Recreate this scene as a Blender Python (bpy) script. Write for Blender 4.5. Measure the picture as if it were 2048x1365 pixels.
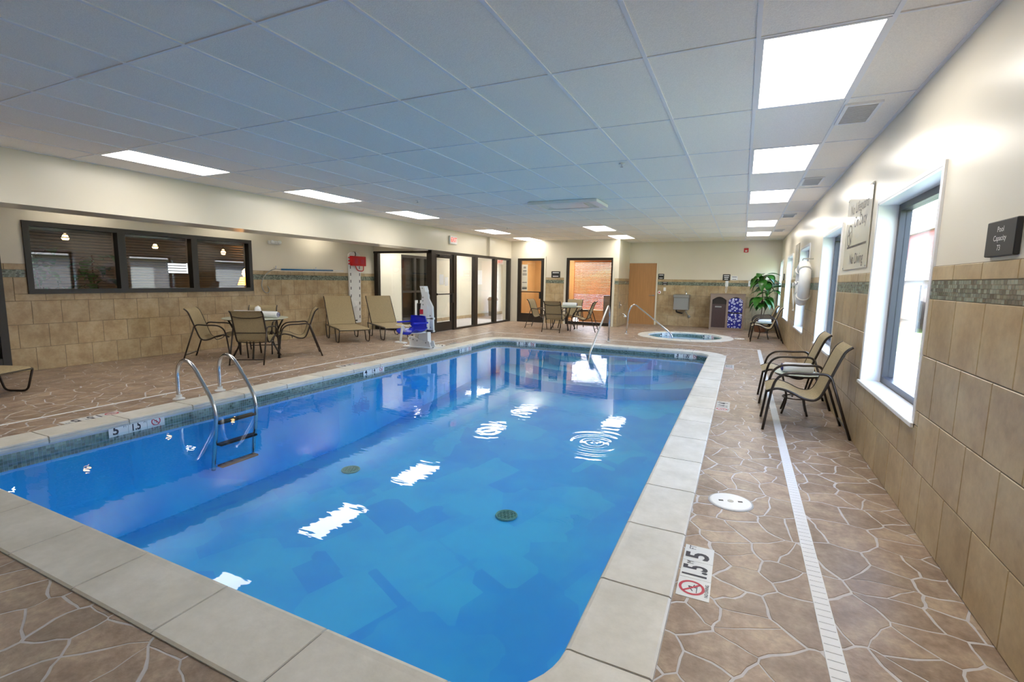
import bpy, math, random
from mathutils import Vector, Matrix, noise
random.seed(7)
for o in list(bpy.data.objects): bpy.data.objects.remove(o)
SC = bpy.context.scene
COL = SC.collection
rad = math.radians

# ------------------------------------------------------------------ camera
CAM_H = 1.4274
YAW, PITCH, ROLL, FPX = rad(25.2033), rad(-7.1306), rad(0.9433), 968.4
fw = Vector((-math.sin(YAW)*math.cos(PITCH), math.cos(YAW)*math.cos(PITCH), math.sin(PITCH)))
rt = Vector((math.cos(YAW), math.sin(YAW), 0)); up = rt.cross(fw)
rt2 = rt*math.cos(ROLL)+up*math.sin(ROLL); up2 = -rt*math.sin(ROLL)+up*math.cos(ROLL)
cd = bpy.data.cameras.new('camera'); cam = bpy.data.objects.new('camera', cd); COL.objects.link(cam)
cd.sensor_width = 36; cd.lens = FPX/2048*36; cd.clip_start = 0.05; cd.clip_end = 500
M = Matrix((rt2, up2, -fw)).transposed().to_4x4(); M.translation = (0, 0, CAM_H); cam.matrix_world = M
SC.camera = cam

# ------------------------------------------------------------------ sky, sun, exposure
W = bpy.data.worlds.new('world'); SC.world = W; W.use_nodes = True
nt = W.node_tree; bg = nt.nodes['Background']
sky = nt.nodes.new('ShaderNodeTexSky'); sky.sky_type = 'NISHITA'; sky.sun_disc = False
sky.sun_elevation = rad(48); sky.sun_rotation = rad(-50); sky.air_density = 1.0; sky.dust_density = 3.0
nt.links.new(sky.outputs[0], bg.inputs[0]); bg.inputs[1].default_value = 1.6
sd = bpy.data.lights.new('sun', 'SUN'); sd.energy = 12.0; sd.angle = rad(0.6); sd.color = (1, .96, .9)
sun = bpy.data.objects.new('sun', sd); COL.objects.link(sun)
S_DIR = Vector((-0.55, 0.35, 0.76)).normalized()
sun.rotation_euler = S_DIR.to_track_quat('Z', 'Y').to_euler(); sun.location = S_DIR*60
vs = SC.view_settings
vs.view_transform = 'Standard'; vs.look = 'None'; vs.gamma = 1; vs.use_curve_mapping = False; vs.exposure = 1.25
PANEL_L = 5.0

# ------------------------------------------------------------------ dimensions
XR, XS, XU, XL = 1.019, -7.372, -7.95, -9.31
YB1, YB2, YRT, YF = 15.49, 17.04, 10.72, -2.2
XP = -3.58
ZC, ZS = 2.78, 2.185
PX0, PX1, PY0, PY1, PR, CW = -5.39, -0.50, 1.30, 10.635, 0.35, 0.305
WZ = -0.105
DRX0, DRX1, DRY, DLX = 0.388, 0.452, 11.85, -6.2
SPA = (-1.33, 13.75); SPA_RI, SPA_RO = 0.93, 1.22
ROWS = [0, .34, .68, 1.02, 1.36]; MOS = (1.36, 1.465); CAPZ = 1.55

# ------------------------------------------------------------------ materials
MATS = {}
def nodes(m): return m.node_tree.nodes, m.node_tree.links
def mat(name, col, rough=.5, metal=0.0, var=None, bump=None, tone=None, spec=.5, rnd=None, coat=0, trans=None):
    """var=(scale, amount, detail[, stretch xyz]) value noise; bump=(scale,strength); tone=amount from 'tone' attribute; rnd=per object."""
    m = bpy.data.materials.new(name); m.use_nodes = True; N, L = nodes(m)
    b = N['Principled BSDF']; b.inputs['Roughness'].default_value = rough; b.inputs['Metallic'].default_value = metal
    b.inputs['Specular IOR Level'].default_value = spec
    if coat: b.inputs['Coat Weight'].default_value = coat; b.inputs['Coat Roughness'].default_value = .12
    if trans: b.inputs['Transmission Weight'].default_value = trans
    geo = N.new('ShaderNodeNewGeometry'); src = None
    val = N.new('ShaderNodeValue'); val.outputs[0].default_value = 1.0; cur = val.outputs[0]
    def add_fac(sock, amt):
        nonlocal cur
        mr = N.new('ShaderNodeMapRange'); mr.inputs[3].default_value = 1-amt; mr.inputs[4].default_value = 1+amt
        L.new(sock, mr.inputs[0]); mu = N.new('ShaderNodeMath'); mu.operation = 'MULTIPLY'
        L.new(cur, mu.inputs[0]); L.new(mr.outputs[0], mu.inputs[1]); cur = mu.outputs[0]
    if var:
        mp = N.new('ShaderNodeMapping'); L.new(geo.outputs['Position'], mp.inputs[0])
        if len(var) > 3: mp.inputs['Scale'].default_value = var[3]
        nz = N.new('ShaderNodeTexNoise'); nz.inputs['Scale'].default_value = var[0]; nz.inputs['Detail'].default_value = var[2]
        nz.inputs['Roughness'].default_value = .62
        L.new(mp.outputs[0], nz.inputs['Vector'])
        st = N.new('ShaderNodeMapRange'); st.inputs[1].default_value = .25; st.inputs[2].default_value = .75
        L.new(nz.outputs[0], st.inputs[0]); add_fac(st.outputs[0], var[1])
    if tone:
        at = N.new('ShaderNodeAttribute'); at.attribute_name = 'tone'; add_fac(at.outputs['Fac'], tone)
    if rnd:
        oi = N.new('ShaderNodeObjectInfo'); add_fac(oi.outputs['Random'], rnd)
    mx = N.new('ShaderNodeMix'); mx.data_type = 'RGBA'; mx.blend_type = 'MULTIPLY'; mx.inputs[0].default_value = 1
    mx.inputs['A'].default_value = (*col, 1) if len(col) == 3 else col
    L.new(cur, mx.inputs['B']); L.new(mx.outputs['Result'], b.inputs['Base Color'])
    if bump:
        nb = N.new('ShaderNodeTexNoise'); nb.inputs['Scale'].default_value = bump[0]; nb.inputs['Detail'].default_value = 4
        L.new(geo.outputs['Position'], nb.inputs['Vector'])
        bp = N.new('ShaderNodeBump'); bp.inputs['Strength'].default_value = bump[1]; bp.inputs['Distance'].default_value = .01
        L.new(nb.outputs[0], bp.inputs['Height']); L.new(bp.outputs[0], b.inputs['Normal'])
    MATS[name] = m
    return m
def twotone(name, c1, c2, scale, rough, tone=.15, rnd=None, bump=None, stretch=(1, 1, 1), c3=None, grain=0.1):
    m = mat(name, (1, 1, 1), rough, var=(scale*6, grain, 5), tone=tone, rnd=rnd, bump=bump); N, L = nodes(m)
    mx = [n for n in N if n.bl_idname == 'ShaderNodeMix'][0]
    geo = [n for n in N if n.bl_idname == 'ShaderNodeNewGeometry'][0]
    mp = N.new('ShaderNodeMapping'); mp.inputs['Scale'].default_value = stretch; L.new(geo.outputs['Position'], mp.inputs[0])
    nz = N.new('ShaderNodeTexNoise'); nz.inputs['Scale'].default_value = scale; nz.inputs['Detail'].default_value = 7; nz.inputs['Roughness'].default_value = .65
    L.new(mp.outputs[0], nz.inputs['Vector'])
    cr = N.new('ShaderNodeValToRGB'); e = cr.color_ramp.elements
    e[0].position = .36; e[0].color = (*c1, 1); e[1].position = .64; e[1].color = (*c2, 1)
    if c3: k = e.new(.5); k.color = (*c3, 1)
    L.new(nz.outputs[0], cr.inputs[0]); L.new(cr.outputs[0], mx.inputs['A'])
    return m
def emis(name, col, s):
    m = bpy.data.materials.new(name); m.use_nodes = True; N, L = nodes(m)
    N.remove(N['Principled BSDF']); e = N.new('ShaderNodeEmission'); e.inputs[0].default_value = (*col, 1); e.inputs[1].default_value = s
    L.new(e.outputs[0], N['Material Output'].inputs[0]); MATS[name] = m; return m
def clear(name, tint, ior=1.33, ripple=None, rough=0.0, boost=1.0):
    """clear surface: Fresnel mirror over straight-through transmission"""
    m = bpy.data.materials.new(name); m.use_nodes = True; N, L = nodes(m); N.remove(N['Principled BSDF'])
    t = N.new('ShaderNodeBsdfTransparent'); t.inputs[0].default_value = (*tint, 1)
    g = N.new('ShaderNodeBsdfGlossy'); g.inputs['Roughness'].default_value = rough
    f = N.new('ShaderNodeFresnel'); bf = N.new('ShaderNodeNewGeometry'); im = N.new('ShaderNodeMapRange')   # same reflectance from both sides of the thin sheet
    im.inputs[3].default_value = ior; im.inputs[4].default_value = 1/ior; L.new(bf.outputs['Backfacing'], im.inputs[0]); L.new(im.outputs[0], f.inputs[0])
    mx = N.new('ShaderNodeMixShader'); fac = f.outputs[0]
    if boost != 1:
        mu = N.new('ShaderNodeMath'); mu.operation = 'MULTIPLY'; mu.use_clamp = True; mu.inputs[1].default_value = boost; L.new(fac, mu.inputs[0]); fac = mu.outputs[0]
    L.new(fac, mx.inputs[0]); L.new(t.outputs[0], mx.inputs[1]); L.new(g.outputs[0], mx.inputs[2])
    L.new(mx.outputs[0], N['Material Output'].inputs[0])
    if ripple:
        geo = N.new('ShaderNodeNewGeometry')
        tot = None
        for sc, amp, st in ripple:
            mp = N.new('ShaderNodeMapping'); mp.inputs['Scale'].default_value = st; L.new(geo.outputs['Position'], mp.inputs[0])
            n = N.new('ShaderNodeTexNoise'); n.inputs['Scale'].default_value = sc; n.inputs['Detail'].default_value = 1.5; L.new(mp.outputs[0], n.inputs['Vector'])
            mu = N.new('ShaderNodeMath'); mu.operation = 'MULTIPLY'; mu.inputs[1].default_value = amp; L.new(n.outputs[0], mu.inputs[0])
            if tot is None: tot = mu.outputs[0]
            else:
                ad = N.new('ShaderNodeMath'); L.new(tot, ad.inputs[0]); L.new(mu.outputs[0], ad.inputs[1]); tot = ad.outputs[0]
        # rings spreading from the return jet, and choppier water towards the shallow end
        for (cx, cy, rr, amp) in ((-1.18, 4.40, .55, .0016), (-2.25, 4.25, .5, .00022), (-2.15, 5.0, .5, .00018), (-3.4, 4.6, .5, .00018)):
            sb = N.new('ShaderNodeVectorMath'); sb.operation = 'DISTANCE'; L.new(geo.outputs['Position'], sb.inputs[0]); sb.inputs[1].default_value = (cx, cy, WZ)
            w = N.new('ShaderNodeMath'); w.operation = 'MULTIPLY'; w.inputs[1].default_value = 55; L.new(sb.outputs['Value'], w.inputs[0])
            s = N.new('ShaderNodeMath'); s.operation = 'SINE'; L.new(w.outputs[0], s.inputs[0])
            fl = N.new('ShaderNodeMapRange'); fl.inputs[1].default_value = 0; fl.inputs[2].default_value = rr; fl.inputs[3].default_value = amp; fl.inputs[4].default_value = 0; L.new(sb.outputs['Value'], fl.inputs[0])
            mu = N.new('ShaderNodeMath'); mu.operation = 'MULTIPLY'; L.new(s.outputs[0], mu.inputs[0]); L.new(fl.outputs[0], mu.inputs[1])
            ad = N.new('ShaderNodeMath'); L.new(tot, ad.inputs[0]); L.new(mu.outputs[0], ad.inputs[1]); tot = ad.outputs[0]
        bp = N.new('ShaderNodeBump'); bp.inputs['Strength'].default_value = 1; bp.inputs['Distance'].default_value = 1; L.new(tot, bp.inputs['Height'])
        L.new(bp.outputs[0], g.inputs['Normal']); L.new(bp.outputs[0], f.inputs['Normal'])
    MATS[name] = m; return m

mat('paint', (.78, .715, .59), .28, var=(1.2, .03, 2), bump=(3, .03))
mat('paint_flat', (.76, .71, .59), .6)
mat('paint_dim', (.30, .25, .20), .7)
mat('white_paint', (.82, .81, .78), .35)
mat('white_trim', (.86, .86, .88), .3)
mat('ceiling_panel', (.96, .89, .81), .95, var=(160, .10, 3), rnd=.03, bump=(150, .25))
mat('grid_white', (.88, .86, .87), .4)
twotone('wall_tile', (.39, .275, .15), (.53, .415, .25), 4.5, .30, tone=.0, rnd=.09, c3=(.47, .35, .20), bump=(30, .04))
mat('grout_tan', (.22, .175, .12), .8)
mat('mosaic_green', (.20, .235, .19), .18, tone=.55)
mat('pool_mosaic', (.15, .22, .19), .16, tone=.5)
twotone('stone', (.265, .18, .125), (.43, .33, .235), 5.5, .36, tone=.15, c3=(.345, .247, .18), bump=(70, .14), grain=.24)
mat('floor_grout', (.60, .57, .58), .6, var=(9, .12, 3))
twotone('coping', (.66, .63, .56), (.78, .75, .69), 3.5, .42, tone=.0, rnd=.04, bump=(60, .06), grain=.05)
mat('coping_joint', (.26, .25, .24), .8)
mat('bond_beam', (.50, .58, .68), .4)
mat('tile_white', (.84, .85, .86), .2)
mat('drain_white', (.84, .85, .88), .35)
mat('drain_slot', (.40, .40, .42), .6)
mat('bronze', (.035, .028, .022), .38, metal=.3)
mat('frame_dark', (.040, .036, .032), .35, metal=.3)
mat('frame_grey', (.055, .05, .06), .35, metal=.2)
mat('chair_tube', (.045, .034, .028), .32, metal=.5)
mat('sling', (.37, .29, .165), .8, var=(55, .22, 2, (1, 1, 3)), bump=(240, .35))
mat('steel', (.62, .63, .66), .22, metal=1.0)
mat('steel_dull', (.38, .38, .36), .42, metal=.8)
mat('black', (.012, .012, .013), .4)
mat('sign_black', (.018, .018, .02), .45)
mat('ink', (.02, .018, .035), .5)
mat('ink_brown', (.06, .05, .045), .5)
mat('sign_cream', (.66, .62, .52), .08, spec=.6)
mat('white', (.86, .86, .86), .5)
mat('plastic_white', (.84, .84, .83), .32)
mat('red', (.62, .012, .018), .4)
mat('red_mark', (.56, .03, .06), .45)
mat('red_building', (.13, .004, .012), .7, var=(2, .08, 3))
mat('blue_seat', (.006, .02, .52), .3)
mat('blue_pole', (.03, .16, .36), .35)
mat('towel', (.86, .86, .88), .9, bump=(300, .5))
mat('towel_edge', (.03, .03, .16), .9)
mat('table_glass', (.52, .56, .47), .18, var=(30, .12, 3))
mat('wood_door', (.47, .24, .09), .38, var=(3, .14, 5, (6, 6, .5)))
mat('wood_room', (.62, .40, .20), .5, var=(2, .06, 3))
mat('wood_blind', (.52, .22, .07), .45, var=(12, .15, 3))
mat('dark_blind', (.07, .045, .03), .4)
mat('brown_bin', (.085, .05, .048), .5)
mat('bin_inner_shade', (.035, .026, .022), .7)  # near-black: shade inside the open cabinet bays, put into the colour
mat('bin_frame', (.27, .20, .16), .5)
mat('leaf', (.035, .16, .02), .28, var=(14, .35, 2))
mat('leaf_dark', (.02, .085, .02), .35, var=(10, .3, 2))
mat('stem', (.11, .055, .035), .7)
mat('pot', (.16, .075, .04), .5)
mat('soil', (.03, .02, .015), .95)
mat('rope', (.78, .76, .72), .8)
mat('grass', (.10, .17, .03), .9, var=(3, .25, 5))
mat('concrete', (.30, .31, .33), .8, var=(2, .08, 4))
mat('fence_wood', (.06, .033, .022), .8, var=(4, .2, 3))
mat('roof_white', (.24, .24, .24), .5)
mat('shed_wall', (.14, .14, .16), .7)
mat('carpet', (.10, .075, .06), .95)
mat('grate_green', (.10, .30, .27), .5)
mat('paint_blue_step', (.03, .45, .85), .5)
mat('bush', (.05, .10, .03), .8, var=(5, .4, 4))
emis('panel_light', (1, .95, .87), PANEL_L)
emis('corridor_light', (1, .96, .9), 9)
emis('recess_light', (1, .93, .8), 48)
emis('amber', (1, .55, .2), 6)
emis('orange_shade', (1, .33, .03), 5)
emis('screen', (.95, .98, 1), .8)
emis('sign_red_lit', (.9, .06, .04), .9)
clear('glass', (.97, .985, .98), 1.5)
clear('glass_tint', (.72, .72, .70), 1.5, boost=1.3)
clear('water', (.92, 1.0, 1.0), 1.33, ripple=[(2.2, .0012, (1, 1, 1)), (11, .0005, (.55, 1.5, 1)), (.7, .002, (1, 1, 1))], boost=1.25)
def translucent(name, col, tr):
    m = bpy.data.materials.new(name); m.use_nodes = True; N, L = nodes(m); N.remove(N['Principled BSDF'])
    d = N.new('ShaderNodeBsdfDiffuse'); d.inputs[0].default_value = (*col, 1); t = N.new('ShaderNodeBsdfTranslucent'); t.inputs[0].default_value = (*col, 1)
    mx = N.new('ShaderNodeMixShader'); mx.inputs[0].default_value = tr; L.new(d.outputs[0], mx.inputs[1]); L.new(t.outputs[0], mx.inputs[2]); L.new(mx.outputs[0], N['Material Output'].inputs[0]); MATS[name] = m
translucent('wood_blind', (.48, .20, .07), .12)
# pool paint: rolled patches of two close blues
def pool_paint():
    m = mat('pool_paint', (.018, .24, .70), .5); N, L = nodes(m); b = N['Principled BSDF']
    geo = [n for n in N if n.bl_idname == 'ShaderNodeNewGeometry'][0]
    mp = N.new('ShaderNodeMapping'); mp.inputs['Scale'].default_value = (1, .8, .6); mp.inputs['Rotation'].default_value = (0, 0, .35); L.new(geo.outputs['Position'], mp.inputs[0])
    v = N.new('ShaderNodeTexVoronoi'); v.distance = 'CHEBYCHEV'; v.inputs['Scale'].default_value = 1.9; L.new(mp.outputs[0], v.inputs['Vector'])
    sp = N.new('ShaderNodeSeparateColor'); L.new(v.outputs['Color'], sp.inputs[0])
    n = N.new('ShaderNodeTexNoise'); n.inputs['Scale'].default_value = 2.2; n.inputs['Detail'].default_value = 5; L.new(geo.outputs['Position'], n.inputs['Vector'])
    ad = N.new('ShaderNodeMath'); ad.operation = 'MULTIPLY_ADD'; ad.inputs[1].default_value = .45; L.new(sp.outputs[0], ad.inputs[0]); L.new(n.outputs[0], ad.inputs[2])
    cr = N.new('ShaderNodeValToRGB'); e = cr.color_ramp.elements
    e[0].position = .45; e[0].color = (.016, .37, .95, 1); e[1].position = .95; e[1].color = (.042, .53, .99, 1)
    L.new(ad.outputs[0], cr.inputs[0]); L.new(cr.outputs[0], b.inputs['Base Color'])
pool_paint()
def bubble_paint():
    m = mat('bubble_print', (.01, .015, .30), .4); N, L = nodes(m); b = N['Principled BSDF']
    geo = [n for n in N if n.bl_idname == 'ShaderNodeNewGeometry'][0]
    v = N.new('ShaderNodeTexVoronoi'); v.inputs['Scale'].default_value = 13; L.new(geo.outputs['Position'], v.inputs['Vector'])
    cr = N.new('ShaderNodeValToRGB'); cr.color_ramp.interpolation = 'CONSTANT'; e = cr.color_ramp.elements
    e[0].position = 0; e[0].color = (.10, .12, .5, 1); e[1].position = .24; e[1].color = (.75, .78, .9, 1); k = e.new(.40); k.color = (.008, .012, .24, 1)
    L.new(v.outputs['Distance'], cr.inputs[0]); L.new(cr.outputs[0], b.inputs['Base Color'])
bubble_paint()

# ------------------------------------------------------------------ mesh helpers
class MB:
    def __init__(s): s.v = []; s.f = []; s.t = None
    def add(s, vs_, fs):
        n = len(s.v); s.v += [tuple(p) for p in vs_]; s.f += [tuple(i+n for i in f) for f in fs]; return s
    def box(s, x0, x1, y0, y1, z0, z1, M=None):
        p = [(x0,y0,z0),(x1,y0,z0),(x1,y1,z0),(x0,y1,z0),(x0,y0,z1),(x1,y0,z1),(x1,y1,z1),(x0,y1,z1)]
        if M: p = [M @ Vector(q) for q in p]
        return s.add(p, [(3,2,1,0),(4,5,6,7),(0,1,5,4),(1,2,6,5),(2,3,7,6),(3,0,4,7)])
    def cbox(s, x0, x1, y0, y1, z0, z1, c=.005, M=None):
        """box with chamfered edges"""
        vs_ = []
        X = (x0, x1); Y = (y0, y1); Z = (z0, z1); sg = (1, -1)
        idx = {}
        for i in (0, 1):
            for j in (0, 1):
                for k in (0, 1):
                    for a in range(3):
                        p = [X[i]+(c*sg[i] if a != 0 else 0), Y[j]+(c*sg[j] if a != 1 else 0), Z[k]+(c*sg[k] if a != 2 else 0)]
                        idx[i, j, k, a] = len(vs_); vs_.append(p)
        if M: vs_ = [M @ Vector(q) for q in vs_]
        F = []
        for a in range(3):
            o = [(0, 0), (1, 0), (1, 1), (0, 1)]
            for e in (0, 1):
                def key(p, q): t = [0, 0, 0]; t[a] = e; t[(a+1) % 3] = p; t[(a+2) % 3] = q; return (*t, a)
                f = [idx[key(p, q)] for p, q in o]
                F.append(f if e else f[::-1])
        for a in range(3):
            b, d = (a+1) % 3, (a+2) % 3
            for p in (0, 1):
                for q in (0, 1):
                    def k2(e, w): t = [0, 0, 0]; t[a] = e; t[b] = p; t[d] = q; return (*t, w)
                    f = [idx[k2(0, b)], idx[k2(1, b)], idx[k2(1, d)], idx[k2(0, d)]]
                    F.append(f if (p ^ q) == 0 else f[::-1])
        for i in (0, 1):
            for j in (0, 1):
                for k in (0, 1):
                    f = [idx[i, j, k, 0], idx[i, j, k, 1], idx[i, j, k, 2]]
                    F.append(f if (i ^ j ^ k) else f[::-1])
        return s.add(vs_, F)
    def tube(s, path, r, n=8, cap=True, closed=False):
        P = [Vector(p) for p in path]; m = len(P); rings = []; N = None
        rr = r if isinstance(r, (list, tuple)) else [r]*m
        for i in range(m):
            if closed: T = (P[(i+1) % m]-P[i-1])
            else: T = (P[min(i+1, m-1)]-P[max(i-1, 0)])
            T.normalize()
            if N is None:
                N = T.orthogonal().normalized()
            else:
                N = (N-T*N.dot(T)); N = N.normalized() if N.length > 1e-6 else T.orthogonal().normalized()
            B = T.cross(N)
            rings.append([P[i]+(N*math.cos(2*math.pi*k/n)+B*math.sin(2*math.pi*k/n))*rr[i] for k in range(n)])
        b = len(s.v); vs_ = [p for R in rings for p in R]; F = []
        for i in range(m if closed else m-1):
            j = (i+1) % m
            for k in range(n): F.append((i*n+k, i*n+(k+1) % n, j*n+(k+1) % n, j*n+k))
        if cap and not closed: F.append(tuple(range(n))[::-1]); F.append(tuple((m-1)*n+k for k in range(n)))
        return s.add(vs_, F)
    def lathe(s, prof, n=20, c=(0, 0, 0), M=None, caps=True):
        vs_ = []; F = []
        for r, z in prof:
            for k in range(n):
                a = 2*math.pi*k/n; vs_.append(Vector((r*math.cos(a), r*math.sin(a), z)))
        m = len(prof)
        for i in range(m-1):
            for k in range(n): F.append((i*n+k, i*n+(k+1) % n, (i+1)*n+(k+1) % n, (i+1)*n+k))
        if caps and prof[0][0] > 1e-6: F.append(tuple(range(n))[::-1])
        if caps and prof[-1][0] > 1e-6: F.append(tuple((m-1)*n+k for k in range(n)))
        vs_ = [(M @ p if M else p)+Vector(c) for p in vs_]
        return s.add(vs_, F)
    def prism(s, poly, z0, z1, M=None):
        n = len(poly); p = [Vector((x, y, z0)) for x, y in poly]+[Vector((x, y, z1)) for x, y in poly]
        if M: p = [M @ q for q in p]
        return s.add(p, [tuple(range(n))[::-1], tuple(range(n, 2*n))]+[(i, (i+1) % n, n+(i+1) % n, n+i) for i in range(n)])
    def strip(s, A, B, th=0.0):
        """ribbon between polylines A and B, with thickness along normal (doubled)"""
        n = len(A); vs_ = [*A, *B]; F = [(i, i+1, n+i+1, n+i) for i in range(n-1)]
        if th:
            A2 = []; B2 = []
            for i in range(n):
                T = Vector(A[min(i+1, n-1)])-Vector(A[max(i-1, 0)]); Wd = Vector(B[i])-Vector(A[i]); nn = T.cross(Wd).normalized()*th
                A2.append(Vector(A[i])-nn); B2.append(Vector(B[i])-nn)
            vs_ += A2+B2; F += [(2*n+i, 3*n+i, 3*n+i+1, 2*n+i+1) for i in range(n-1)]
            F += [(i, 2*n+i, 2*n+i+1, i+1) for i in range(n-1)]+[(n+i, n+i+1, 3*n+i+1, 3*n+i) for i in range(n-1)]
            F += [(0, n, 3*n, 2*n), (n-1, 3*n-1, 4*n-1, 2*n-1)]
        return s.add(vs_, F)
    def mesh(s, name, smooth=False):
        me = bpy.data.meshes.new(name); me.from_pydata(s.v, [], s.f); me.update()
        if s.t is not None:
            at = me.attributes.new('tone', 'FLOAT', 'FACE'); at.data.foreach_set('value', s.t)
        if smooth: me.polygons.foreach_set('use_smooth', [True]*len(me.polygons))
        return me
    def build(s, name, m, parent=None, smooth=False, **kw):
        return link(name, s.mesh(name, smooth), m, parent, **kw)
def link(name, me, m, parent=None, label=None, cat=None, group=None, kind=None):
    if m and not me.materials: me.materials.append(MATS[m])
    o = bpy.data.objects.new(name, me); COL.objects.link(o); o.parent = parent
    tag(o, label, cat, group, kind); return o
def tag(o, label=None, cat=None, group=None, kind=None):
    if label: o['label'] = label
    if cat: o['category'] = cat
    if group: o['group'] = group
    if kind: o['kind'] = kind
    return o
def thing(name, label=None, cat=None, loc=(0, 0, 0), rz=0, group=None, kind=None):
    o = bpy.data.objects.new(name, None); COL.objects.link(o); o.location = loc; o.rotation_euler = (0, 0, rz); o.empty_display_size = .1
    return tag(o, label, cat, group, kind)
def copy_tree(o, parent=None):
    c = o.copy(); COL.objects.link(c); c.parent = parent
    for ch in list(o.children): copy_tree(ch, c)
    return c
def place(o, loc, rz, label=None, group=None):
    o.location = loc; o.rotation_euler = (0, 0, rz); return tag(o, label, None, group)
def crom(P, seg=5):
    P = [Vector(p) for p in P]; out = []
    for i in range(len(P)-1):
        p0 = P[max(i-1, 0)]; p1 = P[i]; p2 = P[i+1]; p3 = P[min(i+2, len(P)-1)]
        for k in range(seg):
            t = k/seg
            out.append(.5*((2*p1)+(p2-p0)*t+(2*p0-5*p1+4*p2-p3)*t*t+(3*p1-p0-3*p2+p3)*t**3))
    out.append(P[-1]); return out
def fillet(P, r, seg=4):
    """polyline with rounded corners"""
    P = [Vector(p) for p in P]; out = [P[0]]
    for i in range(1, len(P)-1):
        a = P[i-1]-P[i]; b = P[i+1]-P[i]; d = min(r, a.length*.49, b.length*.49)
        s = P[i]+a.normalized()*d; e = P[i]+b.normalized()*d
        for k in range(seg+1):
            t = k/seg; out.append(s*(1-t)**2+P[i]*2*t*(1-t)+e*t*t)
    out.append(P[-1]); return out
def sub_rects(rects, holes):
    for (hx0, hx1, hz0, hz1) in holes:
        out = []
        for (x0, x1, z0, z1) in rects:
            if hx1 <= x0+1e-6 or hx0 >= x1-1e-6 or hz1 <= z0+1e-6 or hz0 >= z1-1e-6: out.append((x0, x1, z0, z1)); continue
            if hz0 > z0: out.append((x0, x1, z0, hz0))
            if hz1 < z1: out.append((x0, x1, hz1, z1))
            a, b = max(z0, hz0), min(z1, hz1)
            if hx0 > x0: out.append((x0, hx0, a, b))
            if hx1 < x1: out.append((hx1, x1, a, b))
        rects = [r for r in out if r[1]-r[0] > .004 and r[3]-r[2] > .004]
    return rects
_tc = {}
def text(s, size, plane='wall', align='CENTER', at=(0, 0), off=.002, sx=1.0, bold=0.0):
    """lettering as MB: wall: x right, z up, facing -y; floor: x right, y up, facing +z"""
    k = (s, align, bold)
    if k not in _tc:
        cu = bpy.data.curves.new('t', 'FONT'); cu.body = s; cu.align_x = align; cu.align_y = 'CENTER'; cu.size = 1; cu.resolution_u = 3; cu.offset = bold
        ob = bpy.data.objects.new('t', cu); COL.objects.link(ob)
        me = bpy.data.meshes.new_from_object(ob); 
        _tc[k] = ([tuple(v.co) for v in me.vertices], [tuple(p.vertices) for p in me.polygons])
        bpy.data.objects.remove(ob); bpy.data.curves.remove(cu); bpy.data.meshes.remove(me)
    vv, ff = _tc[k]; m = MB()
    if plane == 'wall': m.add([(x*size*sx+at[0], -off, y*size+at[1]) for x, y, z in vv], ff)
    else: m.add([(x*size*sx+at[0], y*size+at[1], off) for x, y, z in vv], ff)
    return m
def merge(*ms):
    m = MB()
    for q in ms: m.add(q.v, q.f)
    return m
def ring_flat(c, ro, ri, plane='wall', off=.002, n=24, sx=1.0):
    vs_ = []; F = []
    for k in range(n):
        a = 2*math.pi*k/n
        for r in (ro, ri):
            x, y = c[0]+r*math.cos(a)*sx, c[1]+r*math.sin(a); vs_.append((x, -off, y) if plane == 'wall' else (x, y, off))
    for k in range(n): j = (k+1) % n; F.append((2*k, 2*j, 2*j+1, 2*k+1))
    return MB().add(vs_, F)
def bar_flat(p, q, w, plane='wall', off=.0022):
    p = Vector(p); q = Vector(q); d = (q-p).normalized(); n = Vector((-d.y, d.x))*w/2
    P = [p+n, p-n, q-n, q+n]
    return MB().add([(a.x, -off, a.y) if plane == 'wall' else (a.x, a.y, off) for a in P], [(0, 1, 2, 3)])

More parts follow.
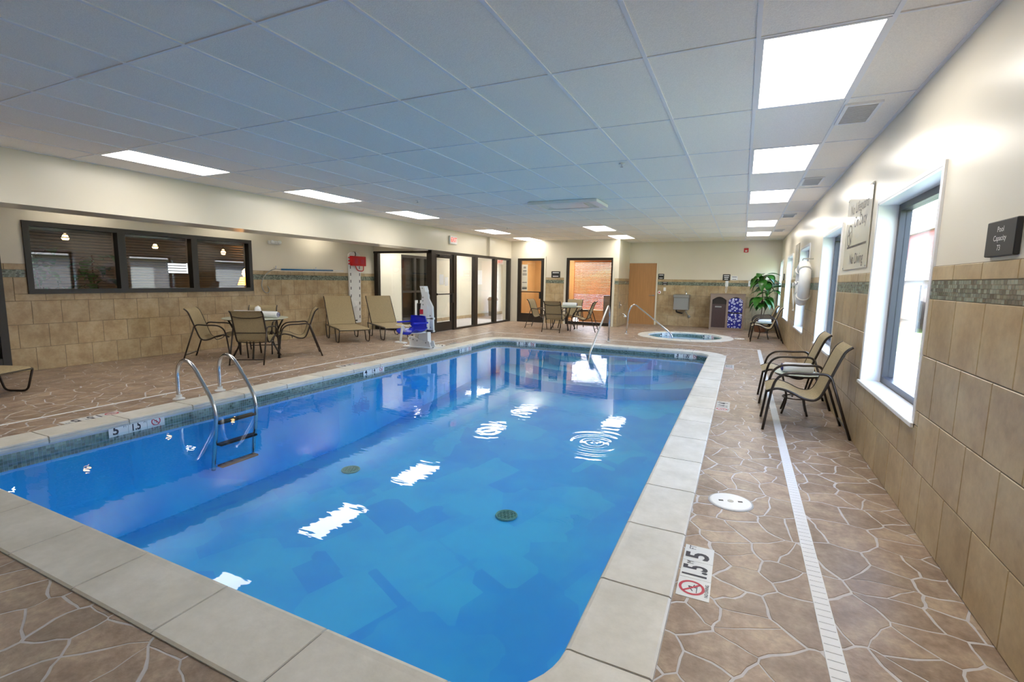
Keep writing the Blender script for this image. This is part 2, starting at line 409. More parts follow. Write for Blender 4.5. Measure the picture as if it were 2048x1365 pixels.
# ------------------------------------------------------------------ walls
TILE = {}
def tile_mesh(w, h):
    k = (round(w, 3), round(h, 3))
    if k not in TILE:
        c = .003; g = .0024; m = MB(); a, b, d, e = g, w-g, g, h-g
        m.add([(a, -.006, d), (b, -.006, d), (b, -.006, e), (a, -.006, e), (a+c, -.0095, d+c), (b-c, -.0095, d+c), (b-c, -.0095, e-c), (a+c, -.0095, e-c)],
              [(4, 5, 6, 7), (0, 1, 5, 4), (1, 2, 6, 5), (2, 3, 7, 6), (3, 0, 4, 7)])
        TILE[k] = m.mesh('tile'); TILE[k].materials.append(MATS['wall_tile'])
    return TILE[k]
def wall(name, origin, rz, u0, u1, holes=(), thick=.22, z1=ZC+.075, tiled=True, tu0=None, tu1=None, offset=0.0):
    m = MB()
    for (a, b, c, d) in sub_rects([(u0, u1, 0, z1)], holes): m.box(a, b, 0, thick, c, d)
    w = m.build(name, 'paint', kind='structure'); w.location = origin; w.rotation_euler = (0, 0, rz)
    if not tiled: return w
    a0 = u0 if tu0 is None else tu0; a1 = u1 if tu1 is None else tu1
    g = MB()
    for (a, b, c, d) in sub_rects([(a0, a1, 0, CAPZ)], holes): g.box(a, b, -.0062, 0.001, c, d)
    g.build('grout_bed', 'grout_tan', w)
    T = .34
    bands = [(ROWS[i], ROWS[i+1], (i % 2)*T/2) for i in range(4)]+[(MOS[1], CAPZ, T*.25)]
    for (c, d, st) in bands:
        u = a0-T+((st+offset) % T)
        while u < a1:
            p, q = max(u, a0), min(u+T, a1)
            if q-p > .012:
                for (x0, x1_, y0, y1_) in sub_rects([(p, q, c, d)], holes):
                    if x1_-x0 < .012 or y1_-y0 < .012: continue
                    o = link('tile', tile_mesh(x1_-x0, y1_-y0), None, w); o.location = (x0, 0, y0)
            u += T
    mo = MB(); mo.t = []; rz_ = random.Random(3)
    hgt = (MOS[1]-MOS[0])/5
    for r in range(5):
        u = a0+(r % 2)*.013
        while u < a1-.005:
            L_ = .030; p, q = u+.001, min(u+L_, a1)-.001
            if q > p and not any(h[0] < q and h[1] > p and h[2] < MOS[1]-.01 and h[3] > MOS[0] for h in holes):
                zA, zB = MOS[0]+r*hgt+.001, MOS[0]+(r+1)*hgt-.001
                mo.add([(p, -.0055, zA), (q, -.0055, zA), (q, -.0055, zB), (p, -.0055, zB), (p, -.0085, zA), (q, -.0085, zA), (q, -.0085, zB), (p, -.0085, zB)],
                       [(4, 5, 6, 7), (0, 1, 5, 4), (1, 2, 6, 5), (2, 3, 7, 6), (3, 0, 4, 7)])
                t = rz_.random(); mo.t += [t]*5
            u += L_
    mo.build('mosaic_band', 'mosaic_green', w, kind='stuff')
    return w

# right wall: u = -y
WIN_R = [(3.70, 5.19), (6.88, 8.34), (9.90, 11.38), (13.0, 14.5), (15.98, 16.93)]
WZ0, WZ1 = .59, 2.13
holes_r = [(-b, -a, WZ0, WZ1) for a, b in WIN_R]
wall_r = wall('wall_right', (XR, 0, 0), rad(-90), -YB2, -YF, holes_r, tu1=0.6)
LW = (3.36, 6.93, 1.12, 2.165); LD = (1.3, 3.10, 0, 2.16)
wall_l = wall('wall_left', (XL, 0, 0), rad(90), YF, YRT-.03, [LW, LD], tu0=1.0)
DB = (-3.575, -2.655, 0, 2.085)
wall_b = wall('wall_back', (0, YB2, 0), 0, XP, XR+.1, [DB], tu1=XR)
D1 = (-7.115, -6.12, 0, 2.19); WB = (-5.33, -3.77, .0, 2.20)
wall_b2 = wall('wall_back_left', (0, YB1, 0), 0, XS-.3, XP-.2, [D1, WB], tu0=-6.06, tu1=XP)
wall_p = wall('wall_pilaster', (XP, YB1, 0), rad(90), 0, YB2-YB1+.2, (), thick=.2, tu1=YB2-YB1)
wf = MB().box(XL-.2, XR+.2, YF-.2, YF, 0, ZC); wf.build('wall_front', 'paint', kind='structure')
# beam / soffit along the window side
bm = MB().box(XU, XS, YF, YRT, ZS, ZC).box(XS-.25, XS, YRT, YB1, ZS, ZC)
soffit = bm.build('trim_1', 'paint', kind='structure'); tag(soffit, 'long cream painted beam dropping from the ceiling above the glazed wall')
MB().box(XS-.02, XS+.07, 13.76, 14.15, ZS+.0, ZC).build('trim_2', 'paint', kind='structure')
# roof slab over everything (keeps daylight out)
MB().box(-14.2, XR+.25, YF-.2, 19.5, ZC+.06, ZC+.25).build('roof', 'white_paint', kind='structure')

# ------------------------------------------------------------------ windows of the long wall (frame local: x = -y world)
def win_right(i, a, b):
    w = thing('window_%d' % i, kind='structure', loc=(XR, -0.0, 0), rz=rad(-90))
    x0, x1 = -b, -a; z0, z1 = WZ0, WZ1; jt = .018
    j = MB()  # white lining of the reveal
    j.box(x0, x0+jt, -.012, .13, z0, z1).box(x1-jt, x1, -.012, .13, z0, z1).box(x0, x1, -.012, .13, z1-jt, z1)
    j.box(x0-.03, x0, -.014, -.0, z0-.02, z1+.03).box(x1, x1+.03, -.014, 0, z0-.02, z1+.03).box(x0, x1, -.014, 0, z1, z1+.03)
    j.build('casing', 'white_trim', w)
    MB().cbox(x0-.03, x1+.03, -.03, .13, z0-.022, z0+.008, .004).build('window_sill', 'white_trim', w)
    f = MB(); t = .055
    f.box(x0+jt, x0+jt+t, .13, .21, z0, z1-jt).box(x1-jt-t, x1-jt, .13, .21, z0, z1-jt)
    f.box(x0+jt+t, x1-jt-t, .13, .21, z1-jt-t, z1-jt).box(x0+jt+t, x1-jt-t, .13, .21, z0+.008, z0+.06)
    f.build('window_frame', 'frame_grey', w)
    MB().box(x0+jt+t, x1-jt-t, .168, .174, z0+.06, z1-jt-t).build('pane', 'glass', w)
for i, (a, b) in enumerate(WIN_R): win_right(i+1, a, b)

# ------------------------------------------------------------------ lobby window with blinds (local x = y world)
def lobby_window():
    w = thing('window_6', kind='structure', loc=(XL, 0, 0), rz=rad(90))
    a, b, c, d = LW; t = .07
    f = MB().box(a, b, -.03, .10, d-t, d).box(a, b, -.03, .10, c, c+t).box(a, a+t, -.03, .10, c+t, d-t).box(b-t, b, -.03, .10, c+t, d-t)
    f.build('window_frame', 'frame_dark', w)
    ms = [a+t, 4.52, 4.63, 5.70, 5.81, b-t]
    for k in (1, 3): MB().box(ms[k], ms[k+1], -.03, .10, c+t, d-t).build('mullion', 'frame_dark', w)
    sl = None
    for k in (0, 2, 4):
        MB().box(ms[k], ms[k+1], .03, .036, c+t, d-t).build('pane', 'glass', w)
        hb = MB().box(ms[k]+.01, ms[k+1]-.01, .11, .16, d-t-.05, d-t+.0).build('blind_headrail', 'dark_blind', w)
        z = c+t+.03; me = None
        while z < d-t-.06:
            if me is None: me = MB().box(ms[k]+.015, ms[k+1]-.015, -.023, .023, -.0015, .0015, Matrix.Translation((0, .135, 0)) @ Matrix.Rotation(rad(-14), 4, 'X')).mesh('slat'); me.materials.append(MATS['dark_blind'])
            s = link('slat', me, None, hb); s.location = (0, 0, z); z += .047
    # dark framed glazed door further along the same wall
    w = thing('door_1', kind='structure', loc=(XL, 0, 0), rz=rad(90))
    a, b, c, d = LD
    MB().box(a, b, -.03, .10, d-.09, d).box(a, a+.09, -.03, .10, 0, d-.09).box(b-.09, b, -.03, .10, 0, d-.09).box(a+.09, b-.09, -.02, .08, 0, .22).build('door_frame', 'frame_dark', w)
    MB().box(a+.09, b-.09, .03, .036, .22, d-.09).build('pane', 'glass', w)
    me = MB().box(a+.1, b-.1, .11, .158, -.0015, .0015).mesh('slat'); me.materials.append(MATS['dark_blind'])
    z = .26
    while z < d-.12: s = link('slat', me, None, w); s.location = (0, 0, z); z += .05
lobby_window()

# ------------------------------------------------------------------ storefront glazing (plane x = XS) and its return (plane y = YRT)
def storefront():
    w = thing('window_7', kind='structure', loc=(XS, 0, 0), rz=rad(90))
    tag(w, 'dark bronze storefront glazing with door beside the pool deck')
    D = (-.0, .11)
    def bar(a, b, z0, z1, nm='post'): MB().box(a, b, D[0], D[1], z0, z1).build(nm, 'bronze', w)
    bar(YRT-.06, 15.47, ZS-.075, ZS, 'head_rail')
    posts = [(YRT-.06, 10.86), (11.74, 11.90), (12.93, 13.12), (14.24, 14.42), (15.32, 15.47)]
    for a, b in posts: bar(a, b, 0, ZS-.075)
    for (a, b) in ((11.90, 12.93), (13.12, 14.24), (14.42, 15.32)):
        bar(a, b, 0, .05, 'sill_rail'); MB().box(a, b, .05, .056, .05, ZS-.075).build('pane', 'glass', w)
    # the door leaf
    dr = thing('door_2', kind='structure', loc=(XS, 0, 0), rz=rad(90)); a, b = 10.865, 11.735
    MB().box(a, b, .02, .07, .01, .26).box(a, b, .02, .07, 2.0, 2.10).box(a, a+.06, .02, .07, .26, 2.0).box(b-.10, b, .02, .07, .26, 2.0).build('door_leaf', 'bronze', dr)
    MB().box(a+.06, b-.10, .042, .048, .26, 2.0).build('pane', 'glass', dr)
    MB().box(a+.04, b-.06, -.02, .0, 1.01, 1.04).box(a+.05, a+.07, -.01, .03, 1.0, 1.05).box(b-.09, b-.06, -.01, .03, 1.0, 1.05).build('push_bar', 'black', dr)
    MB().box(b-.12, b-.03, -.03, .02, .78, 1.04).build('lock_case', 'black', dr)
    MB().box(a+.1, a+.45, -.05, .02, 2.03, 2.08).build('door_closer', 'black', dr)
    for (y, z, wd, hh) in ((11.08, 1.28, .20, .28), (11.34, 1.25, .17, .24)):
        MB().box(y, y+wd, .036, .040, z, z+hh).build('notice_sheet', 'white', dr)
    r = thing('window_8', kind='structure', loc=(0, YRT, 0), rz=0)
    a, b = XL+.01, XS-.0
    MB().box(a-.04, b, -.06, .06, ZS-.075, ZS-.02).build('head_rail', 'bronze', r)
    MB().box(a, a+.13, -.05, .06, 0, ZS-.075).build('post', 'bronze', r)
    MB().box(a+.13, b-.0, -.05, .06, 0, .07).build('sill_rail', 'bronze', r)
    MB().box(b-.16, b+.002, -.055, .06, 0, ZS-.02).build('post', 'bronze', r)
    MB().box(a+.13, b-.16, .0, .006, .07, ZS-.075).build('pane', 'glass', r)
    MB().box(a-.04, XU-.01, -.05, .1, ZS-.02, ZC).build('header_panel', 'paint_flat', r)
storefront()

# ------------------------------------------------------------------ back wall door, glazed door and window
def back_openings():
    d = thing('door_3', kind='structure', loc=(0, YB2, 0)); a, b, _, z1 = DB
    MB().box(a-.05, a, -.02, .2, 0, z1+.05).box(b, b+.05, -.02, .2, 0, z1+.05).box(a, b, -.02, .2, z1, z1+.05).build('door_frame', 'paint_flat', d)
    MB().box(a+.001, b-.001, .01, .055, -.001, z1-.001).build('door_leaf', 'wood_door', d)
    h = MB().tube([(b-.07, .01, 1.0), (b-.07, -.045, 1.0), (b-.21, -.05, 1.0)], .010)
    h.lathe([(.03, 0), (.03, .012)], 16, (b-.07, .01, 1.0), Matrix.Rotation(rad(90), 3, 'X')); h.build('door_handle', 'steel_dull', d)
    for z in (.25, 1.05, 1.85): MB().tube([(a+.003, .0, z-.05), (a+.003, .0, z+.05)], .008).build('hinge', 'steel_dull', d)
    d = thing('door_4', kind='structure', loc=(0, YB1, 0)); a, b, _, z1 = D1
    MB().box(a-.06, a, -.02, .14, 0, z1+.06).box(b, b+.06, -.02, .14, 0, z1+.06).box(a, b, -.02, .14, z1, z1+.06).build('casing', 'paint_flat', d)
    f = MB().box(a, b, 0, .1, z1-.08, z1).box(a, a+.12, 0, .1, .30, z1-.08).box(b-.12, b, 0, .1, .30, z1-.08).box(a, b, 0, .1, .0, .30)
    f.build('door_leaf', 'bronze', d)
    MB().box(a+.12, b-.12, .05, .056, .30, z1-.08).build('pane', 'glass', d)
    MB().box(a+.10, b-.10, -.03, .0, 1.03, 1.06).build('push_bar', 'black', d)
    MB().box(b-.16, b-.10, -.04, .0, .82, 1.05).build('lock_case', 'black', d)
    nb = MB().box(a+.14, a+.36, .040, .045, 1.08, 1.98).build('notice_sheet', 'paint_flat', d)
    t = MB()
    for z, wd in ((1.90, .10), (1.86, .10), (1.78, .13), (1.74, .13), (1.67, .16), (1.63, .16), (1.37, .17), (1.20, .17), (1.17, .18), (1.15, .17)):
        t.box(a+.25-wd/2, a+.25+wd/2, .0385, .0395, z-.012, z+.008)
    t.build('print', 'ink_brown', nb)
    w = thing('window_9', kind='structure', loc=(0, YB1, 0)); a, b, c, z1 = WB
    MB().box(a-.07, a, -.02, .14, 0, z1+.07).box(b, b+.07, -.02, .14, 0, z1+.07).box(a, b, -.02, .14, z1, z1+.07).build('casing', 'paint_flat', w)
    MB().box(a, b, 0, .1, z1-.08, z1).box(a, a+.08, 0, .1, .10, z1-.08).box(b-.06, b, 0, .1, .10, z1-.08).box(a, b, 0, .1, 0.0, .10).build('window_frame', 'bronze', w)
    MB().box(a+.08, b-.06, .05, .056, .10, z1-.08).build('pane', 'glass', w)
back_openings()

# ------------------------------------------------------------------ ceiling: suspended grid of 2 x 4 panels
GX, GS = -0.012, .615
GY, GT = 3.165, 1.23
def ceiling():
    c = MB().box(XL, XR+.1, YF, YB2+.1, ZC+.03, ZC+.05).build('ceiling', 'paint_dim', kind='structure')
    xs = sorted(x for x in [GX+GS*k for k in range(-12, 2)] if XS+.05 < x < XR-.05); xs = [XS]+xs+[XR]
    ys = [y for y in [GY+GT*k for k in range(-5, 12)] if YF < y < YB2-.1]; ys = [YF]+ys+[YB2]
    lights = [(0, k) for k in (0, 2, 4, 7, 9)]+[(-11, k) for k in (0, 2, 4, 7, 9)]+[(-6, 7), (-6, 9)]
    lights += [(0, -2), (-11, -2)]
    lit = {(round(GX+GS*i, 2), round(GY+GT*k, 2)) for i, k in lights}
    cache = {}
    for i in range(len(xs)-1):
        for j in range(len(ys)-1):
            x0, x1, y0, y1 = xs[i], xs[i+1], ys[j], ys[j+1]
            if (round(x0, 2), round(y0, 2)) in lit: continue
            k = (round(x1-x0, 3), round(y1-y0, 3))
            if k not in cache:
                w, h = k; cache[k] = MB().box(.004, w-.004, .004, h-.004, 0, .02).mesh('panel'); cache[k].materials.append(MATS['ceiling_panel'])
            o = link('panel', cache[k], None, c); o.location = (x0, y0, ZC+.004+random.choice([0, 0, 0, .002]))
    for x in xs[1:-1]: MB().box(x-.012, x+.012, YF, YB2, ZC-.002, ZC+.012).build('grid_bar', 'grid_white', c)
    for y in ys[1:-1]: MB().box(XS, XR, y-.008, y+.008, ZC-.001, ZC+.012).build('grid_bar', 'grid_white', c)
    MB().box(XS, XS+.02, YF, YB2, ZC-.003, ZC+.01).box(XR-.02, XR, YF, YB2, ZC-.003, ZC+.01).build('wall_angle', 'grid_white', c)
    # troffers
    proto = thing('ceiling_light', 'x', 'ceiling light')
    MB().box(.012, GS-.012, .012, .03, 0, .02).box(.012, GS-.012, GT-.03, GT-.012, 0, .02).box(.012, .03, .03, GT-.03, 0, .02).box(GS-.03, GS-.012, .03, GT-.03, 0, .02).build('frame', 'grid_white', proto)
    MB().box(.03, GS-.03, .03, GT-.03, .004, .012).build('diffuser', 'panel_light', proto)
    first = True
    for i, k in lights:
        o = proto if first else copy_tree(proto); first = False
        if i == 0: lab = {0: 'lit rectangular ceiling light above the window beside the pool capacity plate', 2: 'lit rectangular ceiling light in front of the no lifeguard board', 4: 'lit rectangular ceiling light above the ring buoy', 7: 'lit rectangular ceiling light before the last one over the potted plant end', 9: 'lit rectangular ceiling light closest to the potted plant', -2: 'lit rectangular ceiling light over the window-side deck at the deep end'}[k]
        elif i == -11: lab = {0: 'lit rectangular ceiling light above the lobby window with blinds', 2: 'lit rectangular ceiling light above the table with rolled towels', 4: 'lit rectangular ceiling light above the loungers by the rescue board', 7: 'lit rectangular ceiling light beside the red exit box', 9: 'lit rectangular ceiling light in the corner above the glazed door', -2: 'lit rectangular ceiling light over the lobby-side deck at the deep end'}[k]
        else: lab = {7: 'lit rectangular ceiling light beyond the ceiling cassette unit', 9: 'lit rectangular ceiling light above the wooden blind window'}[k]
        place(o, (GX+GS*i, GY+GT*k, ZC-.003), 0, lab, 'rectangular ceiling lights')
    # supply grilles next to the window wall
    vp = thing('ceiling_vent', 'x', 'vent')
    MB().box(0, .24, 0, .025, 0, .016).box(0, .24, .475, .50, 0, .016).box(0, .025, .025, .475, 0, .016).box(.215, .24, .025, .475, 0, .016).build('frame', 'grid_white', vp)
    MB().box(.02, .22, .02, .48, .012, .016).build('backing', 'black', vp)
    sm = MB().box(.025, .215, 0, .007, .002, .012).mesh('slat'); sm.materials.append(MATS['grid_white'])
    for q in range(15):
        s = link('slat', sm, None, vp); s.location = (0, .035+q*.0295, 0)
    for q, (y, lab) in enumerate(((4.52, 'white slatted ceiling vent above the no lifeguard board'), (7.33, 'white slatted ceiling vent above the ring buoy wall'), (10.85, 'white slatted ceiling vent above the pool rules board'), (13.75, 'white slatted ceiling vent nearest the potted plant corner'))):
        o = vp if q == 0 else copy_tree(vp); place(o, (.605, y, ZC-.012), 0, lab, 'ceiling vents by the windows')
    # cassette unit
    ac = thing('air_conditioner', 'white ceiling cassette air unit with slatted outlets over the pool', 'air conditioner', (-3.46, 7.9, ZC-.052))
    MB().box(0, 1.22, 0, .09, 0, .05).box(0, 1.22, .66, .75, 0, .05).box(0, .13, .09, .66, 0, .05).box(1.09, 1.22, .09, .66, 0, .05).build('housing', 'plastic_white', ac)
    MB().box(.13, 1.09, .09, .66, .035, .045).build('backing', 'black', ac)
    MB().cbox(.28, .94, .14, .61, .005, .02, .004).build('cover', 'plastic_white', ac)
    for q in range(4): MB().box(.145+q*.032, .16+q*.032, .1, .65, .012, .03).build('slat', 'plastic_white', ac)
    for q in range(4): MB().box(.955+q*.032, .97+q*.032, .1, .65, .012, .03).build('slat', 'plastic_white', ac)
    sp = thing('sprinkler', 'x', 'sprinkler'); MB().lathe([(.035, 0), (.035, .006), (.012, .01)], 14, (0, 0, -.008)).build('escutcheon', 'plastic_white', sp)
    MB().tube([(0, 0, 0), (0, 0, -.035)], .008).lathe([(.018, -.037), (.018, -.033)], 12).build('deflector', 'steel', sp)
    for q, (x, y, lab) in enumerate(((-1.35, 5.75, 'small white ceiling sprinkler between the cassette unit and the window-side lights'), (-5.2, 7.1, 'small white ceiling sprinkler near the light above the towel table'), (-5.6, 11.5, 'small white ceiling sprinkler near the exit box'))):
        o = sp if q == 0 else copy_tree(sp); place(o, (x, y, ZC), 0, lab, 'ceiling sprinklers')
ceiling()
for y_, l_ in ((4.0, 'round recessed lamp above the lobby window beam'), (8.6, 'round recessed lamp above the reaching pole'), (6.4, 'round recessed lamp above the towel table wall')):
    t_ = thing('recessed_lamp', l_, 'ceiling light', (-8.75, y_, ZC+.0), 0, 'recessed lamps behind the beam'); MB().lathe([(.13, .0), (.15, .0), (.15, .02)], 20, caps=False).build('rim', 'white', t_); MB().lathe([(0, .012), (.13, .012)], 20).build('lens', 'recess_light', t_)

# ------------------------------------------------------------------ floor: slab, stones, drains
def rounded_rect(x0, x1, y0, y1, r, n=8):
    P = []
    for (cx, cy, a0) in ((x1-r, y0+r, -90), (x1-r, y1-r, 0), (x0+r, y1-r, 90), (x0+r, y0+r, 180)):
        for k in range(n+1): a = rad(a0+90*k/n); P.append((cx+r*math.cos(a), cy+r*math.sin(a)))
    return P
def floor():
    z0, z1 = -.03, -.0016; m = MB()
    for (a, b, c, d) in ((PX1+.12, XR+.2, YF, 12.45), (PX0-.12, PX1+.12, YF, PY0-.12), (XL-.1, PX0-.12, YF, 12.45), (PX0-.12, PX1+.12, PY1+.12, 12.45), (XL-.1, SPA[0]-1.3, 12.45, YB1+.3), (SPA[0]-1.3-.0, SPA[0]+1.3, 15.05, YB2+.2), (SPA[0]+1.3, XR+.2, 12.45, YB2+.2), (XP-.1, SPA[0]-1.3, YB1+.3, YB2+.2)):
        m.box(a, b, c, d, z0, z1)
    # square with the round spa hole
    n = 32; cx, cy = SPA; q = []
    for k in range(n):
        a = 2*math.pi*k/n; s = 1.3/max(abs(math.cos(a)), abs(math.sin(a))); q.append((cx+(SPA_RI+.1)*math.cos(a), cy+(SPA_RI+.1)*math.sin(a), z1)); q.append((cx+s*math.cos(a), cy+s*math.sin(a), z1))
    m.add(q, [(2*k, 2*k+1, 2*((k+1) % n)+1, 2*((k+1) % n)) for k in range(n)])
    fl = m.build('floor', 'floor_grout', kind='structure')
    # stones: warped Voronoi cells
    rng = random.Random(11); S = .168; pts = {}
    ix0, ix1 = int((XL-.5)/S), int((XR+.5)/S)+1; iy0, iy1 = int(-1.5/S), int((YB2+.5)/S)+1
    for i in range(ix0-1, ix1+2):
        for j in range(iy0-1, iy1+2):
            q_ = ((i+.5*(j % 2)+rng.uniform(-.5, .5))*S, (j+rng.uniform(-.5, .5))*S)
            if rng.random() > .22: pts[i, j] = q_
    def clip(poly, nx, ny, c):   # keep nx*x+ny*y <= c
        out = []
        for k in range(len(poly)):
            p, q = poly[k], poly[(k+1) % len(poly)]; dp = nx*p[0]+ny*p[1]-c; dq = nx*q[0]+ny*q[1]-c
            if dp <= 0: out.append(p)
            if (dp < 0 < dq) or (dq < 0 < dp): t = dp/(dp-dq); out.append((p[0]+(q[0]-p[0])*t, p[1]+(q[1]-p[1])*t))
        return out
    O = PX0-CW, PX1+CW, PY0-CW, PY1+CW
    regs = [(O[1], DRX0, -1.5, DRY-.02), (DRX1, XR, -1.5, DRY+.02), (O[0], O[1], -1.5, O[2]), (DLX+.02, O[0], -1.5, DRY-.02), (O[0], O[1], O[3], DRY-.02), (O[1], DRX0, O[3], DRY-.02)][:5]
    regs += [(XL, DLX-.02, -1.5, YRT-.05), (XS+.0, DLX-.02, YRT-.05, DRY+.02), (XS, XP, DRY+.02, YB1), (XP, XR, DRY+.02, YB2), (DRX0, DRX1, DRY-.0, DRY+.02)][:4]
    corners = [(PX0+PR, PY0+PR, -1, -1), (PX1-PR, PY0+PR, 1, -1), (PX0+PR, PY1-PR, -1, 1), (PX1-PR, PY1-PR, 1, 1)]
    RO = PR+CW; G = .0036
    def area(p): return abs(sum(p[k][0]*p[(k+1) % len(p)][1]-p[(k+1) % len(p)][0]*p[k][1] for k in range(len(p))))/2
    def warp(x, y):
        v = noise.noise_vector(Vector((x*5.5, y*5.5, .3))); w = noise.noise_vector(Vector((x*15, y*15, 5)))
        return x+v.x*.032+w.x*.015, y+v.y*.032+w.y*.015
    stones = []
    for (i, j), (px, py) in pts.items():
        poly = [(px-.6, py-.6), (px+.6, py-.6), (px+.6, py+.6), (px-.6, py+.6)]
        for di in (-3, -2, -1, 0, 1, 2, 3):
            for dj in (-3, -2, -1, 0, 1, 2, 3):
                if di == dj == 0 or (i+di, j+dj) not in pts: continue
                qx, qy = pts[i+di, j+dj]; nx, ny = qx-px, qy-py; l = math.hypot(nx, ny); nx /= l; ny /= l
                poly = clip(poly, nx, ny, nx*(px+qx)/2+ny*(py+qy)/2-max(.0012, min(.007, G*(1+1.3*noise.noise(Vector(((px+qx)*3.1, (py+qy)*3.1, 2)))))))
                if len(poly) < 3: break
            if len(poly) < 3: break
        if len(poly) < 3: continue
        # subdivide + warp (same field for neighbours)
        P2 = []
        for k in range(len(poly)):
            p, q = poly[k], poly[(k+1) % len(poly)]; l = math.hypot(q[0]-p[0], q[1]-p[1]); n = 1 if l < .035 else (2 if l < .08 else (3 if l < .14 else 4))
            for s in range(n): P2.append(warp(p[0]+(q[0]-p[0])*s/n, p[1]+(q[1]-p[1])*s/n))
        pieces = []
        for (a, b, c, d) in regs:
            if max(p[0] for p in P2) < a or min(p[0] for p in P2) > b or max(p[1] for p in P2) < c or min(p[1] for p in P2) > d: continue
            q = clip(P2, -1, 0, -a); q = clip(q, 1, 0, b) if len(q) > 2 else q; q = clip(q, 0, -1, -c) if len(q) > 2 else q; q = clip(q, 0, 1, d) if len(q) > 2 else q
            if len(q) > 2: pieces.append(q)
        # corner pockets outside the rounded coping
        for (cx, cy, sx, sy) in corners:
            if 0 < (px-cx)*sx < RO+.05 and 0 < (py-cy)*sy < RO+.05:
                l = math.hypot(px-cx, py-cy)
                if l > RO-.1:
                    nx, ny = (px-cx)/l, (py-cy)/l; q = clip(P2, -nx, -ny, -(nx*cx+ny*cy)-RO)
                    for (a_, b_, c_) in ((sx, 0, sx*(cx+sx*RO)), (0, sy, sy*(cy+sy*RO)), (-sx, 0, -sx*cx), (0, -sy, -sy*cy)):
                        q = clip(q, a_, b_, c_) if len(q) > 2 else q
                    if len(q) > 2: pieces.append(q)
        out = []
        for q in pieces:
            l = math.hypot(px-SPA[0], py-SPA[1])
            if l < SPA_RO+.3:
                nx, ny = (px-SPA[0])/l, (py-SPA[1])/l; q = clip(q, -nx, -ny, -(nx*SPA[0]+ny*SPA[1])-SPA_RO+.03)
            if len(q) > 2 and area(q) > .0006: out.append(q)
        if out: stones.append((px, py, out, rng.random()))
    def shown(s):
        d = Vector((s[0], s[1], -CAM_H)); z = d.dot(fw)
        if z < .2: return 0
        u, v = d.dot(rt2)/z*FPX, d.dot(up2)/z*FPX
        if abs(u) > 1060 or abs(v) > 730: return 0
        return sum(area(q) for q in s[2])/d.length**3
    stones.sort(key=shown, reverse=True)
    def add_stone(m, s, ox, oy):
        for q in s[2]:
            n = len(q); c = (sum(p[0] for p in q)/n, sum(p[1] for p in q)/n); r = .0035
            top = []
            for p in q:
                dx, dy = c[0]-p[0], c[1]-p[1]; l = math.hypot(dx, dy) or 1; top.append((p[0]+dx/l*r-ox, p[1]+dy/l*r-oy, .0))
            low = [(p[0]-ox, p[1]-oy, -.004) for p in q]
            b = len(m.v); m.add(top+low, [tuple(range(n))]+[(n+i, n+(i+1) % n, (i+1) % n, i) for i in range(n)]); m.t += [s[3]]*(n+1)
    for s in stones[:300]:
        m = MB(); m.t = []; add_stone(m, s, s[0], s[1]); o = m.build('paving_stone', 'stone', fl); o.location = (s[0], s[1], 0)
    m = MB(); m.t = []
    for s in stones[300:]: add_stone(m, s, 0, 0)
    m.build('paving_stones_beyond', 'stone', fl, kind='stuff')
floor()
def drains():
    d = thing('trench_drain', 'long white slotted drain strip along the window-side deck', 'drain', (DRX0, 0, 0))
    w = DRX1-DRX0
    MB().box(.0, w, YF, DRY+.02, -.02, -.002).build('channel', 'drain_slot', d)
    me = MB().box(.002, w-.002, .0, .042, -.003, .002).mesh('bar'); me.materials.append(MATS['drain_white'])
    y = .9; n = 0
    while y < DRY-.02:
        if n < 235: b = link('slat', me, None, d); b.location = (0, y, 0)
        y += .0465; n += 1
    MB().box(-.001, .004, .2, DRY, -.003, .0022).box(w-.004, w+.001, .2, DRY, -.003, .0022).build('edge', 'drain_white', d)
    d = thing('trench_drain', 'thin white drain strip along the lobby-side deck', 'drain', (DLX, 0, 0))
    MB().box(-.018, .018, YF, DRY+.02, -.02, .0015).build('grating', 'drain_white', d)
    d = thing('trench_drain', 'thin white drain strip between the pool and the round spa', 'drain', (0, DRY, 0))
    MB().box(DLX, DRX1, -.018, .018, -.02, .0015).build('grating', 'drain_white', d)
drains()

